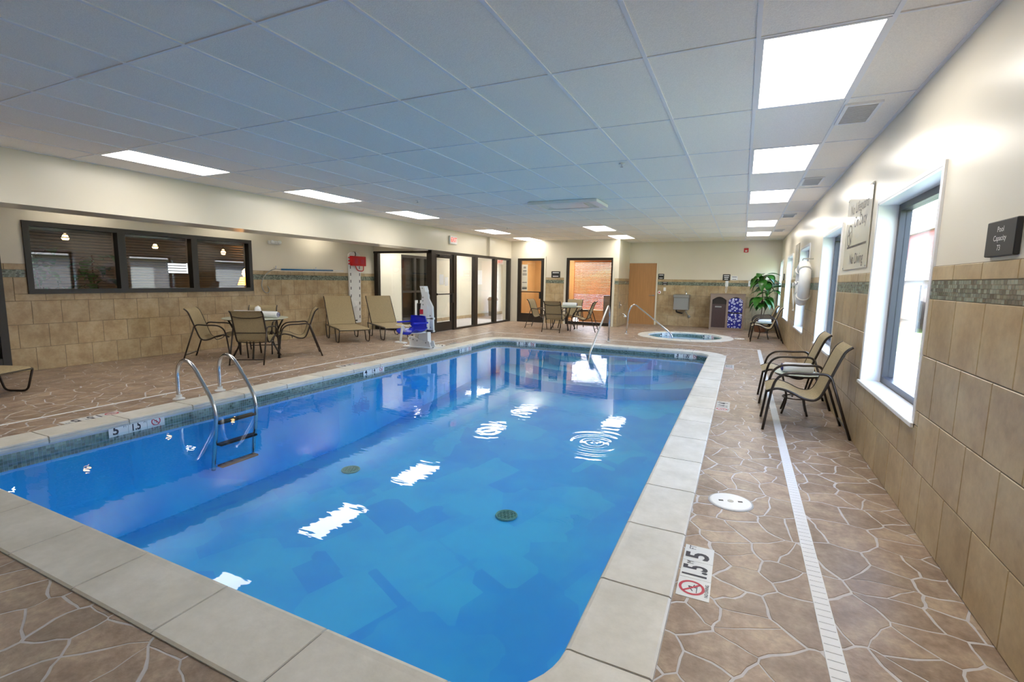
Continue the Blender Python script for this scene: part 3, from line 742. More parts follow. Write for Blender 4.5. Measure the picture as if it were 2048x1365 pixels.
# ------------------------------------------------------------------ pool
def pool():
    p = thing('swimming_pool', 'rectangular swimming pool with cream coping stones and painted blue basin', 'pool', kind='structure')
    # coping stones
    prof = [(-.025, -.012), (-.03, -.002), (-.022, .010), (-.008, .014), (.02, .012), (CW-.012, .010), (CW-.002, .004), (CW-.002, -.006), (-.005, -.05), (-.025, -.045), (-.032, -.025)]
    # straight runs, frame: origin at the inner edge, t along, n outward
    def stone(p0, t, n, L):
        m = MB(); g = .0055; k = len(prof); A = []; B = []
        for (u, z) in prof:
            A.append(Vector((*(Vector(p0)+Vector(t)*g+Vector(n)*u), z+.0))); B.append(Vector((*(Vector(p0)+Vector(t)*(L-g)+Vector(n)*u), z)))
        m.add(A+B, [(i, (i+1) % k, k+(i+1) % k, k+i) for i in range(k)]+[tuple(range(k))[::-1], tuple(range(k, 2*k))])
        m.build('coping_stone', 'coping', p)
    def run(p0, p1, n, phase, step=.6135):
        p0 = Vector(p0); p1 = Vector(p1); L = (p1-p0).length; t = (p1-p0)/L; s = 0.0; e = phase
        while s < L-1e-6:
            e2 = min(e, L)
            if L-e2 < .12: e2 = L
            stone(p0+t*s, t, n, e2-s); s = e2; e = e2+step
    r = PR
    run((PX1, PY0+r), (PX1, PY1-r), (1, 0), 2.161-(PY0+r))
    run((PX0+r, PY0), (PX1-r, PY0), (0, -1), -3.885-(PX0+r)-.6135)
    run((PX0, PY0+r), (PX0, PY1-r), (-1, 0), .32)
    run((PX0+r, PY1), (PX1-r, PY1), (0, 1), .4)
    for (cx, cy, a0) in ((PX1-r, PY0+r, -90), (PX1-r, PY1-r, 0), (PX0+r, PY1-r, 90), (PX0+r, PY0+r, 180)):
        for h in range(2):
            m = MB(); k = len(prof); n = 5; V = []
            for q in range(n+1):
                a = rad(a0+45*h+45*q/n+(.5 if q == 0 else (-.5 if q == n else 0)))
                for (u, z) in prof: V.append((cx+(r+u)*math.cos(a), cy+(r+u)*math.sin(a), z))
            F = [(q*k+i, q*k+(i+1) % k, (q+1)*k+(i+1) % k, (q+1)*k+i) for q in range(n) for i in range(k)]+[tuple(range(k))[::-1], tuple(n*k+i for i in range(k))]
            m.add(V, F).build('coping_stone', 'coping', p)
    # mortar bed below the stones shows in the joints
    inner = rounded_rect(PX0-.004, PX1+.004, PY0-.004, PY1+.004, PR); outer = rounded_rect(PX0-CW, PX1+CW, PY0-CW, PY1+CW, PR+CW); n = len(inner)
    m = MB(); m.add([(x, y, .004) for x, y in inner]+[(x, y, .004) for x, y in outer]+[(x, y, -.05) for x, y in inner], [(i, (i+1) % n, n+(i+1) % n, n+i) for i in range(n)]+[(2*n+i, 2*n+(i+1) % n, (i+1) % n, i) for i in range(n)])
    m.build('mortar_bed', 'coping_joint', p)
    # wall strip under the coping, mosaic band, basin
    def band(poly, z0, z1): k = len(poly); return MB().add([(x, y, z1) for x, y in poly]+[(x, y, z0) for x, y in poly], [(k+i, k+(i+1) % k, (i+1) % k, i) for i in range(k)])
    lip = rounded_rect(PX0, PX1, PY0, PY1, PR)
    band(lip, -.34, -.03).build('bond_beam', 'bond_beam', p)
    # mosaic pieces along the perimeter
    mo = MB(); mo.t = []; rg = random.Random(5); per = lip+[lip[0]]; zs = [-.068+(-.0275)*k for k in range(5)]
    for i in range(len(lip)):
        a = Vector(per[i]); b = Vector(per[i+1]); L = (b-a).length
        if L < 1e-4: continue
        t = (b-a)/L; nn = Vector((-t.y, t.x)); cnt = max(1, round(L/.0275))
        for q in range(cnt):
            for z in zs:
                p0 = a+t*(L*q/cnt+.0012)+nn*.0; p1 = a+t*(L*(q+1)/cnt-.0012)
                f0 = p0+nn*.004; f1 = p1+nn*.004
                mo.add([(f0.x, f0.y, z-.025), (f1.x, f1.y, z-.025), (f1.x, f1.y, z), (f0.x, f0.y, z), (p0.x, p0.y, z), (p1.x, p1.y, z)], [(0, 1, 2, 3), (3, 2, 5, 4)])
                tt = rg.random(); mo.t += [tt, tt]
    mo.build('waterline_mosaic', 'pool_mosaic', p, kind='stuff')
    ZD, ZH = -1.12, -.82
    def fine(P):
        out = []
        for i in range(len(P)):
            a, b = P[i], P[(i+1) % len(P)]; out.append(a)
            cut = [y for y in (5.6, 9.0) if min(a[1], b[1])+.01 < y < max(a[1], b[1])-.01]
            for y in (cut if b[1] > a[1] else cut[::-1]): t = (y-a[1])/(b[1]-a[1]); out.append((a[0]+(b[0]-a[0])*t, y))
        return out
    m = MB()
    def zb(y): return ZD if y < 5.6 else (ZD+(ZH-ZD)*min(1, (y-5.6)/3.4))
    bot = rounded_rect(PX0+.06, PX1-.06, PY0+.06, PY1-.06, PR)
    bot = fine(bot); lipf = fine(lip); k = len(bot); assert len(lipf) == k
    m.add([(x, y, -.20) for x, y in lipf]+[(x, y, zb(y)-.002) for x, y in bot], [(k+i, k+(i+1) % k, (i+1) % k, i) for i in range(k)])
    Y = [PY0+.05, 5.6, 9.0, PY1-.05]
    m.add([(x, y, zb(y)) for y in Y for x in (PX0+.05, PX1-.05)], [(2*i, 2*i+1, 2*i+3, 2*i+2) for i in range(3)])
    m.build('basin', 'pool_paint', p)
    # entry steps, rounded, at the shallow end
    for q, (R_, z) in enumerate(((.75, -.28), (1.15, -.43), (1.55, -.60))):
        P = [(-2.85+1.5*R_*math.cos(a), PY1-.06-R_*math.sin(a)) for a in [math.pi*i/20 for i in range(21)]]
        MB().prism(P[::-1], -.84, z).build('step', 'paint_blue_step', p)
    # main drains
    for (x, y) in ((-4.55, 4.69), (-2.15, 4.5)):
        g = MB(); R_ = .11
        g.tube([(x+R_*math.cos(2*math.pi*k_/24), y+R_*math.sin(2*math.pi*k_/24), ZD+.012) for k_ in range(24)], .012, 6, closed=True)
        for ang in (0, 60, 120):
            ux, uy = math.cos(rad(ang)), math.sin(rad(ang))
            for o_ in (-.08, -.04, 0, .04, .08):
                h = math.sqrt(R_*R_-o_*o_); g.tube([(x-uy*o_-ux*h, y+ux*o_-uy*h, ZD+.012), (x-uy*o_+ux*h, y+ux*o_+uy*h, ZD+.012)], .005, 4)
        o = g.build('drain_grate', 'grate_green', p); MB().lathe([(.105, ZD+.002), (.105, ZD+.004)], 24, (x, y, 0)).build('drain_well', 'leaf_dark', p)
    # depth tiles in the waterline
    W_ = rounded_rect(PX0+.01, PX1-.01, PY0+.01, PY1-.01, PR-.01)
    MB().add([(x, y, WZ) for x, y in W_], [tuple(range(len(W_)))]).build('pool_water', 'water', kind='stuff', label='still clear blue water filling the rectangular pool')
pool()

def no_dive(c, R_, plane, off=.002):
    ring = merge(ring_flat(c, R_, R_*.78, plane, off), bar_flat((c[0]-R_*.6, c[1]+R_*.6), (c[0]+R_*.6, c[1]-R_*.6), R_*.18, plane, off))
    x, y = c; fig = merge(bar_flat((x-.45*R_, y-.1*R_), (x+.15*R_, y+.25*R_), R_*.09, plane, off*.9), bar_flat((x+.15*R_, y+.25*R_), (x+.1*R_, y-.35*R_), R_*.12, plane, off*.9), bar_flat((x-.6*R_, y-.4*R_), (x+.55*R_, y-.4*R_), R_*.06, plane, off*.9), bar_flat((x+.1*R_, y-.1*R_), (x+.5*R_, y-.2*R_), R_*.08, plane, off*.9))
    return ring, fig
def depth_marker(label, loc, rz, plane, big, unit1, big2, unit2, order=1, size=(.48, .145), sym_first=True, note=True):
    w, h = size; t = thing('depth_marker', label, 'depth marker', loc, rz, 'pool depth markers')
    ws = w/3
    for k in range(3):
        a = -w/2+ws*k+.001; b = a+ws-.002
        if plane == 'floor': MB().cbox(a, b, -h/2, h/2, -.004, .0025, .0008).build('tile', 'tile_white', t)
        else: MB().cbox(a, b, -.0075, -.001, -h/2, h/2, .0008).build('tile', 'tile_white', t)
    off = .0035 if plane == 'floor' else .0085
    cs = [-w/2+ws*(k+.5) for k in range(3)]
    symx, m_x, f_x = (cs[0], cs[1], cs[2]) if sym_first else (cs[2], cs[1], cs[0])
    R_ = min(ws, h)*.40
    merge(text(big, h*1.08, plane, at=(f_x-ws*.14, 0), off=off, sx=.95, bold=.025), text(unit1, h*.33, plane, at=(f_x+ws*.34, h*.22), off=off, sx=.8)).build('feet_lettering', 'ink', t)
    tx = merge(text(big2, h*1.08, plane, at=(m_x-ws*.10, 0), off=off, sx=.62, bold=.025), text(unit2, h*.33, plane, at=(m_x+ws*.38, h*.22), off=off, sx=.8))
    if note: text('NO DIVING', h*.16, plane, at=(symx, -h*.40), off=off, sx=.85).build('no_diving_lettering', 'ink', t)
    tx.build('metre_lettering', 'ink', t)
    ring, fig = no_dive((symx, h*.06), R_, plane, off); ring.build('no_diving_ring', 'red_mark', t); fig.build('diver_figure', 'ink', t)
for (y, l, nums) in ((2.45, 'white deck tile marked five feet in front of the slotted drain', ('5', 'FT', '1.5', 'M')), (6.09, 'white deck tile marked four feet opposite the two sling chairs', ('4', 'FT', '1.4', 'M')), (9.08, 'small white depth tile on the window-side deck by the shallow end', ('3', 'FT', '1.0', 'M'))):
    depth_marker(l, (PX1+CW+.083, y, 0), rad(90), 'floor', *nums)
for (y, l, nums) in ((2.47, 'white deck tile marked five feet beside the steel ladder', ('5', 'FT', '1.5', 'M')), (6.0, 'white deck tile by the pool edge near the loungers', ('4', 'FT', '1.4', 'M')), (9.25, 'white deck tile by the pool edge near the pool lift', ('3', 'FT', '1.0', 'M'))):
    depth_marker(l, (PX0-CW-.083, y, 0), rad(-90), 'floor', *nums)
depth_marker('white deck tile between the shallow end coping and the spa', (-1.0, PY1+CW+.083, 0), rad(180), 'floor', '3', 'FT', '1.00', 'M')
for (y, l, nums) in ((2.66, 'white waterline tile reading five feet next to the ladder', ('5', 'FT', '1.5', 'M')), (6.12, 'white waterline tile reading four feet in the lobby-side pool wall', ('4', 'FT', '1.4', 'M')), (9.05, 'white waterline tile below the pool lift', ('3', 'FT', '1.0', 'M'))):
    depth_marker(l, (PX0+.008, y, -.078), rad(90), 'wall', *nums, size=(.50, .11), sym_first=False, note=False)
for (x, l) in ((-4.62, 'white waterline tile reading three feet under the far round table'), (-.95, 'white waterline tile reading three feet in front of the spa')):
    depth_marker(l, (x, PY1-.008, -.078), 0, 'wall', '3', 'FT', '1.00', 'M', size=(.50, .11), sym_first=False, note=False)

# skimmer lids
for q, (x, y, l) in enumerate(((.025, 3.37, 'round white skimmer lid beside the slotted drain'), (-5.87, 8.78, 'round white skimmer lid next to the pool lift'), (0.02, 14.0, 'round white skimmer lid beside the spa'))):
    t = thing('skimmer_lid', l, 'lid', (x, y, 0), rad(15), 'white skimmer lids')
    MB().lathe([(.128, -.003), (.128, .004), (.120, .007), (0, .008)], 32).build('cover', 'plastic_white', t, smooth=False)
    MB().lathe([(.138, -.003), (.138, .002), (.129, .003)], 32).build('rim', 'drain_slot', t)
    MB().lathe([(.019, .007), (.019, .0095), (0, .0095)], 14).build('bolt', 'steel_dull', t)
    for s in (-1, 1): MB().box(s*.06-.014, s*.06+.014, -.008, .008, .006, .0092).build('finger_slot', 'black', t)

# ------------------------------------------------------------------ spa
def spa():
    cx, cy = SPA; p = thing('spa_tub', 'round spa with cream coping ring and green mosaic band', 'spa', (cx, cy, 0), kind='structure')
    N_ = 14
    for k in range(N_):
        a0, a1 = 2*math.pi*k/N_+.006, 2*math.pi*(k+1)/N_-.006; n = 4; V = []
        pr = [(SPA_RI, -.01), (SPA_RI+.01, .018), (SPA_RI+.04, .026), (SPA_RO-.02, .02), (SPA_RO, .012), (SPA_RO, -.003), (SPA_RI+.02, -.04)]; kk = len(pr)
        for q in range(n+1):
            a = a0+(a1-a0)*q/n
            for r_, z in pr: V.append((r_*math.cos(a), r_*math.sin(a), z))
        MB().add(V, [(q*kk+i, q*kk+(i+1) % kk, (q+1)*kk+(i+1) % kk, (q+1)*kk+i) for q in range(n) for i in range(kk)]+[tuple(range(kk))[::-1], tuple(n*kk+i for i in range(kk))]).build('coping_stone', 'coping', p)
    MB().lathe([(SPA_RI+.02, .01), (SPA_RO-.01, .01)], 40, caps=False).build('mortar_bed', 'coping_joint', p)
    def cyl(r, z0, z1, n=40): return MB().add([(r*math.cos(2*math.pi*k/n), r*math.sin(2*math.pi*k/n), z) for z in (z0, z1) for k in range(n)], [(k, (k+1) % n, n+(k+1) % n, n+k) for k in range(n)])
    cyl(SPA_RI+.012, -.2, .0).build('bond_beam', 'bond_beam', p)
    mo = MB(); mo.t = []; rg = random.Random(8); n = 200; r_ = SPA_RI+.008
    for k in range(n):
        a0, a1 = 2*math.pi*(k+.05)/n, 2*math.pi*(k+.95)/n
        for z in (-.03, -.057, -.084):
            mo.add([(r_*math.cos(a0), r_*math.sin(a0), z-.025), (r_*math.cos(a1), r_*math.sin(a1), z-.025), (r_*math.cos(a1), r_*math.sin(a1), z), (r_*math.cos(a0), r_*math.sin(a0), z)], [(0, 1, 2, 3)]); mo.t.append(rg.random())
    mo.build('waterline_mosaic', 'pool_mosaic', p, kind='stuff')
    MB().lathe([(0, -.65), (.55, -.65), (.56, -.38), (.9, -.37), (SPA_RI+.011, -.2)], 36).build('basin', 'paint_blue_step', p)
    MB().add([((SPA_RI+.01)*math.cos(2*math.pi*k/40), (SPA_RI+.01)*math.sin(2*math.pi*k/40), -.075) for k in range(40)], [tuple(range(40))]).build('spa_water', 'water', kind='stuff', label='clear water inside the round spa').location = (cx, cy, 0)
    for (a, l) in ((rad(128), 'curved white depth tile in the spa wall behind the steel rail'), (rad(52), 'curved white depth tile in the spa wall toward the towel cabinet')):
        r2 = SPA_RI-.004
        depth_marker(l, (cx+r2*math.cos(a), cy+r2*math.sin(a), -.045), a-rad(90), 'wall', '4', 'FT', '1.2', 'M', size=(.42, .10), sym_first=False, note=False)
spa()

# ------------------------------------------------------------------ ladder and rails
def flange(mb, x, y, m_='steel', parent=None, r=.055):
    MB().lathe([(r, .0), (r, .008), (r*.7, .018), (.026, .03), (.022, .03)], 18, (x, y, .0)).build('flange', m_, parent, smooth=True)
def ladder():
    t = thing('pool_ladder', 'bent stainless steel ladder rails entering the deep end of the pool', 'ladder', (0, 0, 0))
    for y in (3.31, 3.80):
        P = crom([(-5.80, y, .0), (-5.80, y, .18), (-5.795, y, .32), (-5.73, y, .435), (-5.62, y, .47), (-5.50, y, .415), (-5.36, y, .26), (-5.215, y, .075), (-5.16, y, -.06), (-5.155, y, -.22), (-5.21, y, -.50), (-5.25, y, -.75)], 5)
        MB().tube(P, .022, 12).build('rail', 'steel', t, smooth=True)
        MB().lathe([(.062, 0), (.062, .012), (.05, .02), (.03, .024), (.03, .055), (.022, .058)], 20, (-5.80, y, 0)).build('flange', 'plastic_white', t, smooth=True)
    for z in (-.20, -.45, -.70):
        MB().cbox(-5.21, -5.12, 3.33, 3.78, z-.012, z+.012, .004).build('tread', 'black', t)
ladder()
def rail(label, P, base, r=.02):
    t = thing('hand_rail', label, 'handrail', (0, 0, 0), 0, 'bent steel hand rails')
    MB().tube(P, r, 12).build('rail', 'steel', t, smooth=True); flange(None, base[0], base[1], 'steel', t)
rail('tall bent steel hand rail sloping into the pool steps', fillet([(-2.83, 11.46, 0), (-2.83, 11.50, .70), (-2.83, 11.36, .90), (-2.83, 9.86, -.10), (-2.83, 9.80, -.30), (-2.83, 9.80, -.58)], .16, 6), (-2.83, 11.46))
rail('bent steel hand rail sloping into the round spa', fillet([(-2.84, 13.5, 0), (-2.80, 13.5, .66), (-2.67, 13.5, .86), (-1.70, 13.5, .13), (-1.60, 13.5, .0), (-1.58, 13.5, -.37)], .16, 6), (-2.84, 13.5))

# ------------------------------------------------------------------ chairs
def make_chair():
    t = thing('sling_chair', 'x', 'chair'); w = .262
    back = [(-.325, .868), (-.285, .835), (-.25, .775), (-.178, .572), (-.122, .41), (-.085, .355), (-.035, .338), (.04, .352), (.136, .397), (.21, .418), (.27, .420), (.345, .385)]
    arm = [(.355, 0), (.318, .30), (.30, .42), (.272, .51), (.215, .566), (.14, .588), (0, .592), (-.11, .600), (-.155, .588), (-.182, .555)]
    for s in (-1, 1):
        y = s*w
        MB().tube(crom([(x, y*.93, z) for x, z in back], 3), .0125, 8).build('side_rail', 'chair_tube', t, smooth=True)
        MB().tube(crom([(x, y, z) for x, z in arm], 3), .0125, 8).build('arm', 'chair_tube', t, smooth=True)
        MB().tube([(-.178, y, .575), (-.37, y, .0)], .0125, 8).build('leg', 'chair_tube', t, smooth=True)
        MB().tube([(.312, y, .36), (.31, y*.9, .40)], .010, 6).build('bracket', 'chair_tube', t)
    MB().tube([(-.345, -w, .085), (-.345, w, .085)], .009, 6).build('stretcher', 'chair_tube', t)
    MB().tube([(-.158, -w*.93, .50), (-.158, w*.93, .50)], .008, 6).build('stretcher', 'chair_tube', t)
    MB().tube(crom([(-.262, -w*.93, .78), (-.25, -w*.4, .752), (-.25, w*.4, .752), (-.262, w*.93, .78)], 4), .008, 6).build('stretcher', 'chair_tube', t)
    MB().tube(crom([(.12, -w*.93, .375), (.115, -w*.5, .335), (.115, w*.5, .335), (.12, w*.93, .375)], 4), .007, 6).build('seat_bow', 'chair_tube', t)
    P = crom([(x, 0, z) for x, z in back], 3); nb = 16
    def sl(pts, name):
        A = []; B = []
        off = .006
        for p in pts: A.append((p.x+off*.6, -w*.90, p.z+off)); B.append((p.x+off*.6, w*.90, p.z+off))
        MB().strip(A, B, .004).build(name, 'sling', t)
    sl(P[:nb+1], 'backrest'); sl(P[nb:], 'seat')
    return t
chair0 = make_chair(); used = False
def chair(x, y, deg, label, group=None):
    global used
    o = chair0 if not used else copy_tree(chair0); used = True
    place(o, (x, y, 0), rad(deg), label, group)
G1, G2, G3 = 'chairs around the lobby-side table', 'chairs around the far table', 'chairs along the window wall'
chair(-8.30, 5.36, 38, 'brown sling chair at the towel table with its back to the lobby window', G1)
chair(-7.33, 5.45, 122, 'brown sling chair at the towel table seen from behind, nearest the ladder', G1)
chair(-7.30, 6.32, 232, 'brown sling chair at the towel table on the side toward the loungers', G1)
chair(-8.20, 6.22, 310, 'brown sling chair at the towel table set against the tiled wall', G1)
chair(-5.56, 13.76, 0, 'brown sling chair at the far table on the side of the glazed door', G2)
chair(-4.76, 12.99, 90, 'brown sling chair at the far table turned away from the pool edge', G2)
chair(-4.08, 13.58, 186, 'brown sling chair at the far table on the side of the steel hand rail', G2)
chair(-4.72, 14.40, 272, 'brown sling chair at the far table in front of the wooden blinds', G2)
chair(.63, 5.55, 180, 'brown sling armchair under the no lifeguard board, nearer the pool capacity plate', G3)
chair(.63, 6.72, 180, 'brown sling armchair in front of the second window, past the small side table', G3)
chair(.62, 13.70, 180, 'brown sling armchair by the window nearest the spa lid', G3)
chair(.60, 14.82, 180, 'brown sling armchair beside the potted plant', G3)

# ------------------------------------------------------------------ tables and towels
def table(label, x, y, R_, z, legs=4, group='round patio tables'):
    t = thing('round_table', label, 'table', (x, y, 0), rad(20), group)
    MB().lathe([(0, z-.012), (R_-.01, z-.012), (R_, z-.008), (R_, z-.002), (R_-.006, z), (0, z)], 36).build('tabletop', 'table_glass', t)
    MB().tube([(R_*.86*math.cos(2*math.pi*k/28), R_*.86*math.sin(2*math.pi*k/28), z-.022) for k in range(28)], .011, 6, closed=True).build('ring', 'chair_tube', t)
    for k in range(legs):
        a = 2*math.pi*k/legs+.4; c, s = math.cos(a), math.sin(a)
        P = crom([(R_*.84*c, R_*.84*s, z-.02), (R_*.62*c, R_*.62*s, z*.62), (R_*.5*c, R_*.5*s, z*.38), (R_*.72*c, R_*.72*s, 0.01)], 4)
        MB().tube(P, .016 if R_ > .4 else .011, 8).build('leg', 'chair_tube', t, smooth=True)
    MB().tube([(R_*.5*math.cos(2*math.pi*k/20), R_*.5*math.sin(2*math.pi*k/20), z*.40) for k in range(20)], .008, 6, closed=True).build('ring', 'chair_tube', t)
    return t
table('round glass patio table with rolled towels by the tiled lobby wall', -7.78, 5.82, .53, .70)
table('round glass patio table in front of the wooden blinds window', -4.76, 13.68, .55, .70)
table('small round side table between the two sling armchairs under the board', .61, 6.13, .24, .47)
table('small round side table between the armchairs near the potted plant', .58, 14.27, .24, .44)
def towel(label, x, y, z, deg, L=.42, r=.055, group='rolled white towels'):
    t = thing('rolled_towel', label, 'towel', (x, y, z+r), rad(deg), group)
    pr = [(0, -L/2-.004), (r*.5, -L/2-.004), (r*.92, -L/2), (r, -L/2+.02), (r*.97, 0), (r*1.02, L/2-.02), (r*.92, L/2), (r*.5, L/2+.004), (0, L/2+.004)]
    MB().lathe(pr, 20, M=Matrix.Rotation(rad(90), 3, 'Y')).build('roll', 'towel', t, smooth=True)
    m = MB(); P = []
    for k in range(40): a = k*.42; rr = r*.12+(r*.85)*k/40; P.append((-L/2-.006, rr*math.cos(a), rr*math.sin(a)))
    m.tube(P, .004, 4); m.build('spiral_edge', 'towel_edge', t)
    MB().box(-L/2+.02, L/2-.02, -.004, .018, r-.004, r+.006).build('loose_flap', 'towel', t)
zt = .70
towel('rolled white towel on the lobby-side table pointing at the seat facing the window', -8.03, 5.78, zt, 17)
towel('rolled white towel on the lobby-side table pointing at the loungers', -7.62, 5.93, zt, 197)
towel('rolled white towel on the lobby-side table lying end-on on top of the pair', -7.86, 5.93, zt+.075, -37)
towel('rolled white towel on the far table before the wooden blinds', -4.55, 13.60, zt, 190)
towel('rolled white towel on the small side table under the board', .61, 6.11, .47, 10, .30, .05)
towel('rolled white towel on the small side table near the plant', .58, 14.25, .44, 5, .30, .05)

# ------------------------------------------------------------------ loungers (local +x to the foot end, origin under the hinge)
def make_lounger():
    t = thing('sun_lounger', 'x', 'lounger'); w = .33; z = .31
    P = fillet([(-.28, -w, z), (1.08, -w, z-.01), (1.14, -w, z-.03)], .04)
    for s in (-1, 1):
        MB().tube([(p.x, s*w, p.z) for p in P], .013, 8).build('side_rail', 'chair_tube', t, smooth=True)
        L1 = fillet([(1.14, s*w, z-.03), (1.06, s*w, .012), (.80, s*w, .012), (.72, s*w, z-.01)], .06)
        MB().tube(L1, .012, 8).build('leg', 'chair_tube', t, smooth=True)
        L2 = fillet([(.16, s*w, z-.01), (.10, s*w, .012), (-.16, s*w, .012), (-.26, s*w, z)], .06)
        MB().tube(L2, .012, 8).build('leg', 'chair_tube', t, smooth=True)
        MB().tube([(0, s*w*.95, z+.015), (-.47, s*w*.95, z+.66)], .012, 8).build('back_rail', 'chair_tube', t, smooth=True)
        MB().tube([(-.20, s*w*.95, z+.28), (-.27, s*w*.97, z)], .008, 6).build('prop', 'chair_tube', t)
    for x in (1.14, .45, -.26): MB().tube([(x, -w, z-.012 if x < 1 else z-.028), (x, w, z-.012 if x < 1 else z-.028)], .010, 6).build('stretcher', 'chair_tube', t)
    MB().tube([(-.47, -w*.95, z+.66), (-.47, w*.95, z+.66)], .010, 6).build('back_top', 'chair_tube', t)
    xs_ = [0.02, .4, .8, 1.06, 1.12, 1.15]; zz = [z+.014, z+.008, z+.010, z+.006, z-.004, z-.03]
    MB().strip([(x, -w*.97, q) for x, q in zip(xs_, zz)], [(x, w*.97, q) for x, q in zip(xs_, zz)], .004).build('seat', 'sling', t)
    bs = [(-.475, z+.672), (-.32, z+.452), (-.15, z+.222), (.005, z+.02)]
    MB().strip([(x+.01, -w*.93, q) for x, q in bs], [(x+.01, w*.93, q) for x, q in bs], .004).build('backrest', 'sling', t)
    return t
lo = make_lounger(); GL = 'sling sun loungers'
place(lo, (-8.60, 8.72, 0), rad(-32.4), 'brown sling sun lounger between the towel table and the rescue board', GL)
place(copy_tree(lo), (-8.10, 9.62, 0), rad(-32.4), 'brown sling sun lounger between the rescue board and the pool lift', GL)
place(copy_tree(lo), (-8.50, 1.90, 0), rad(28), 'brown sling sun lounger by the glazed lobby door, only its foot end showing', GL)

# ------------------------------------------------------------------ pool lift
def lift():
    t = thing('pool_lift', 'white pool access lift with a blue moulded seat at the pool edge', 'pool lift', (-6.0, 8.38, 0), 0)
    MB().cbox(-.40, .38, -.20, .22, 0, .022, .005).build('base_plate', 'plastic_white', t)
    for sx in (-.36, .34):
        for sy in (-.16, .18): MB().lathe([(.018, .02), (.018, .035), (.01, .045)], 8, (sx, sy, 0)).build('anchor_bolt', 'steel', t)
    yz = Matrix(((1, 0, 0), (0, 0, -1), (0, 1, 0))).to_4x4()   # prism in x-z, thickness along -y
    def plate(poly, y0, y1, name, mt='plastic_white'): MB().prism(poly, -y1, -y0, yz).build(name, mt, t)
    for y in (-.10, .06):
        plate([(-.30, .02), (-.30, .10), (-.34, .17), (-.32, .22), (-.27, .23), (.03, .14), (.20, .14), (.24, .02)], y, y+.025, 'side_plate')
    plate([(-.10, .10), (-.07, .60), (.005, 1.12), (.06, 1.16), (.11, 1.10), (.13, .60), (.14, .10)], -.06, .06, 'mast')
    plate([(-.05, 1.28), (.055, 1.28), (.09, 1.18), (.06, 1.08), (.0, 1.08), (-.03, 1.20)], -.065, .065, 'mast_head')
    plate([(.09, 1.17), (.16, 1.16), (.17, 1.05), (.28, .86), (.30, .36), (.13, .33), (.13, .39), (.21, .40), (.21, .82), (.08, 1.02)], -.09, -.04, 'lift_arm')
    MB().cbox(.10, .30, -.09, -.02, .60, .64, .004).cbox(.10, .30, -.09, -.02, .34, .38, .004).build('arm_bracket', 'plastic_white', t)
    MB().tube([(-.21, .03, .16), (-.205, .03, .98)], .032, 12).build('actuator', 'plastic_white', t, smooth=True)
    MB().tube([(-.13, .08, .20), (-.12, .08, .98)], .024, 12).build('actuator', 'plastic_white', t, smooth=True)
    MB().cbox(-.17, -.08, .0, .12, .55, .92, .006).build('battery_box', 'black', t)
    MB().box(-.055, .03, -.064, -.060, .70, .80).build('warning_label', 'red_mark', t)
    for (x, z) in ((.03, 1.05), (.03, .98), (.035, .90), (.02, 1.24), (.23, .68), (.24, .44), (-.28, .18), (-.20, .16), (.12, .11), (-.10, .14)):
        MB().lathe([(.014, 0), (.014, .008), (.006, .012)], 8, (x, -.10 if x < .2 and z < .3 else (-.066 if x < .2 else -.092), z), Matrix.Rotation(rad(90), 3, 'X')).build('bolt', 'steel_dull', t)
    # seat: curved shell facing -y and slightly -x
    st = thing('seat', None, None, (.0, -.34, .0), rad(-14)); st.scale = (1.12, 1.0, 1.0); st.parent = t
    A = []; n = 9; prof = [(.16, .68), (.17, .58), (.165, .47), (.14, .395), (.06, .36), (-.06, .362), (-.17, .375), (-.24, .36), (-.255, .335)]
    V = []; F = []; mcols = 11
    for (y, z) in prof:
        for k in range(mcols):
            u = -1+2*k/(mcols-1); wv = .215*(1 if z < .6 else 1-(z-.6)*1.2)
            rim = abs(u)**4*.05; V.append((u*wv, y-(rim*1.2 if z > .4 else 0), z+(rim if z < .4 else 0)))
    k = len(V); V += [(x, y+(.022 if z > .42 else 0), z-(.022 if z <= .42 else 0)) for x, y, z in V]
    for i in range(len(prof)-1):
        for j in range(mcols-1):
            q = i*mcols+j; F += [(q, q+1, q+mcols+1, q+mcols), (k+q, k+q+mcols, k+q+mcols+1, k+q+1)]
    for i in range(len(prof)-1):
        for j in (0, mcols-1): q = i*mcols+j; F.append((q, q+mcols, k+q+mcols, k+q))
    for j in range(mcols-1):
        for i in (0, len(prof)-1): q = i*mcols+j; F.append((q, q+1, k+q+1, k+q))
    MB().add(V, F).build('seat_shell', 'blue_seat', st, smooth=True)
    for s in (-1, 1): MB().cbox(s*.225-.022, s*.225+.022, -.22, .15, .535, .565, .006).build('armrest', 'blue_seat', st)
    MB().tube([(-.0, -.18, .33), (.04, .26, .33)], .018, 8).build('seat_mount', 'plastic_white', st)
    MB().tube(fillet([(-.02, -.20, .36), (-.02, -.27, .50), (-.05, -.30, .17)], .01), .022, 10).build('footrest_post', 'plastic_white', st, smooth=True)
    MB().tube([(-.16, -.30, .50), (.14, -.26, .50)], .010, 8).build('grab_bar', 'plastic_white', st)
    MB().cbox(-.15, .10, -.36, -.26, .15, .175, .005).build('footrest', 'plastic_white', st)
lift()

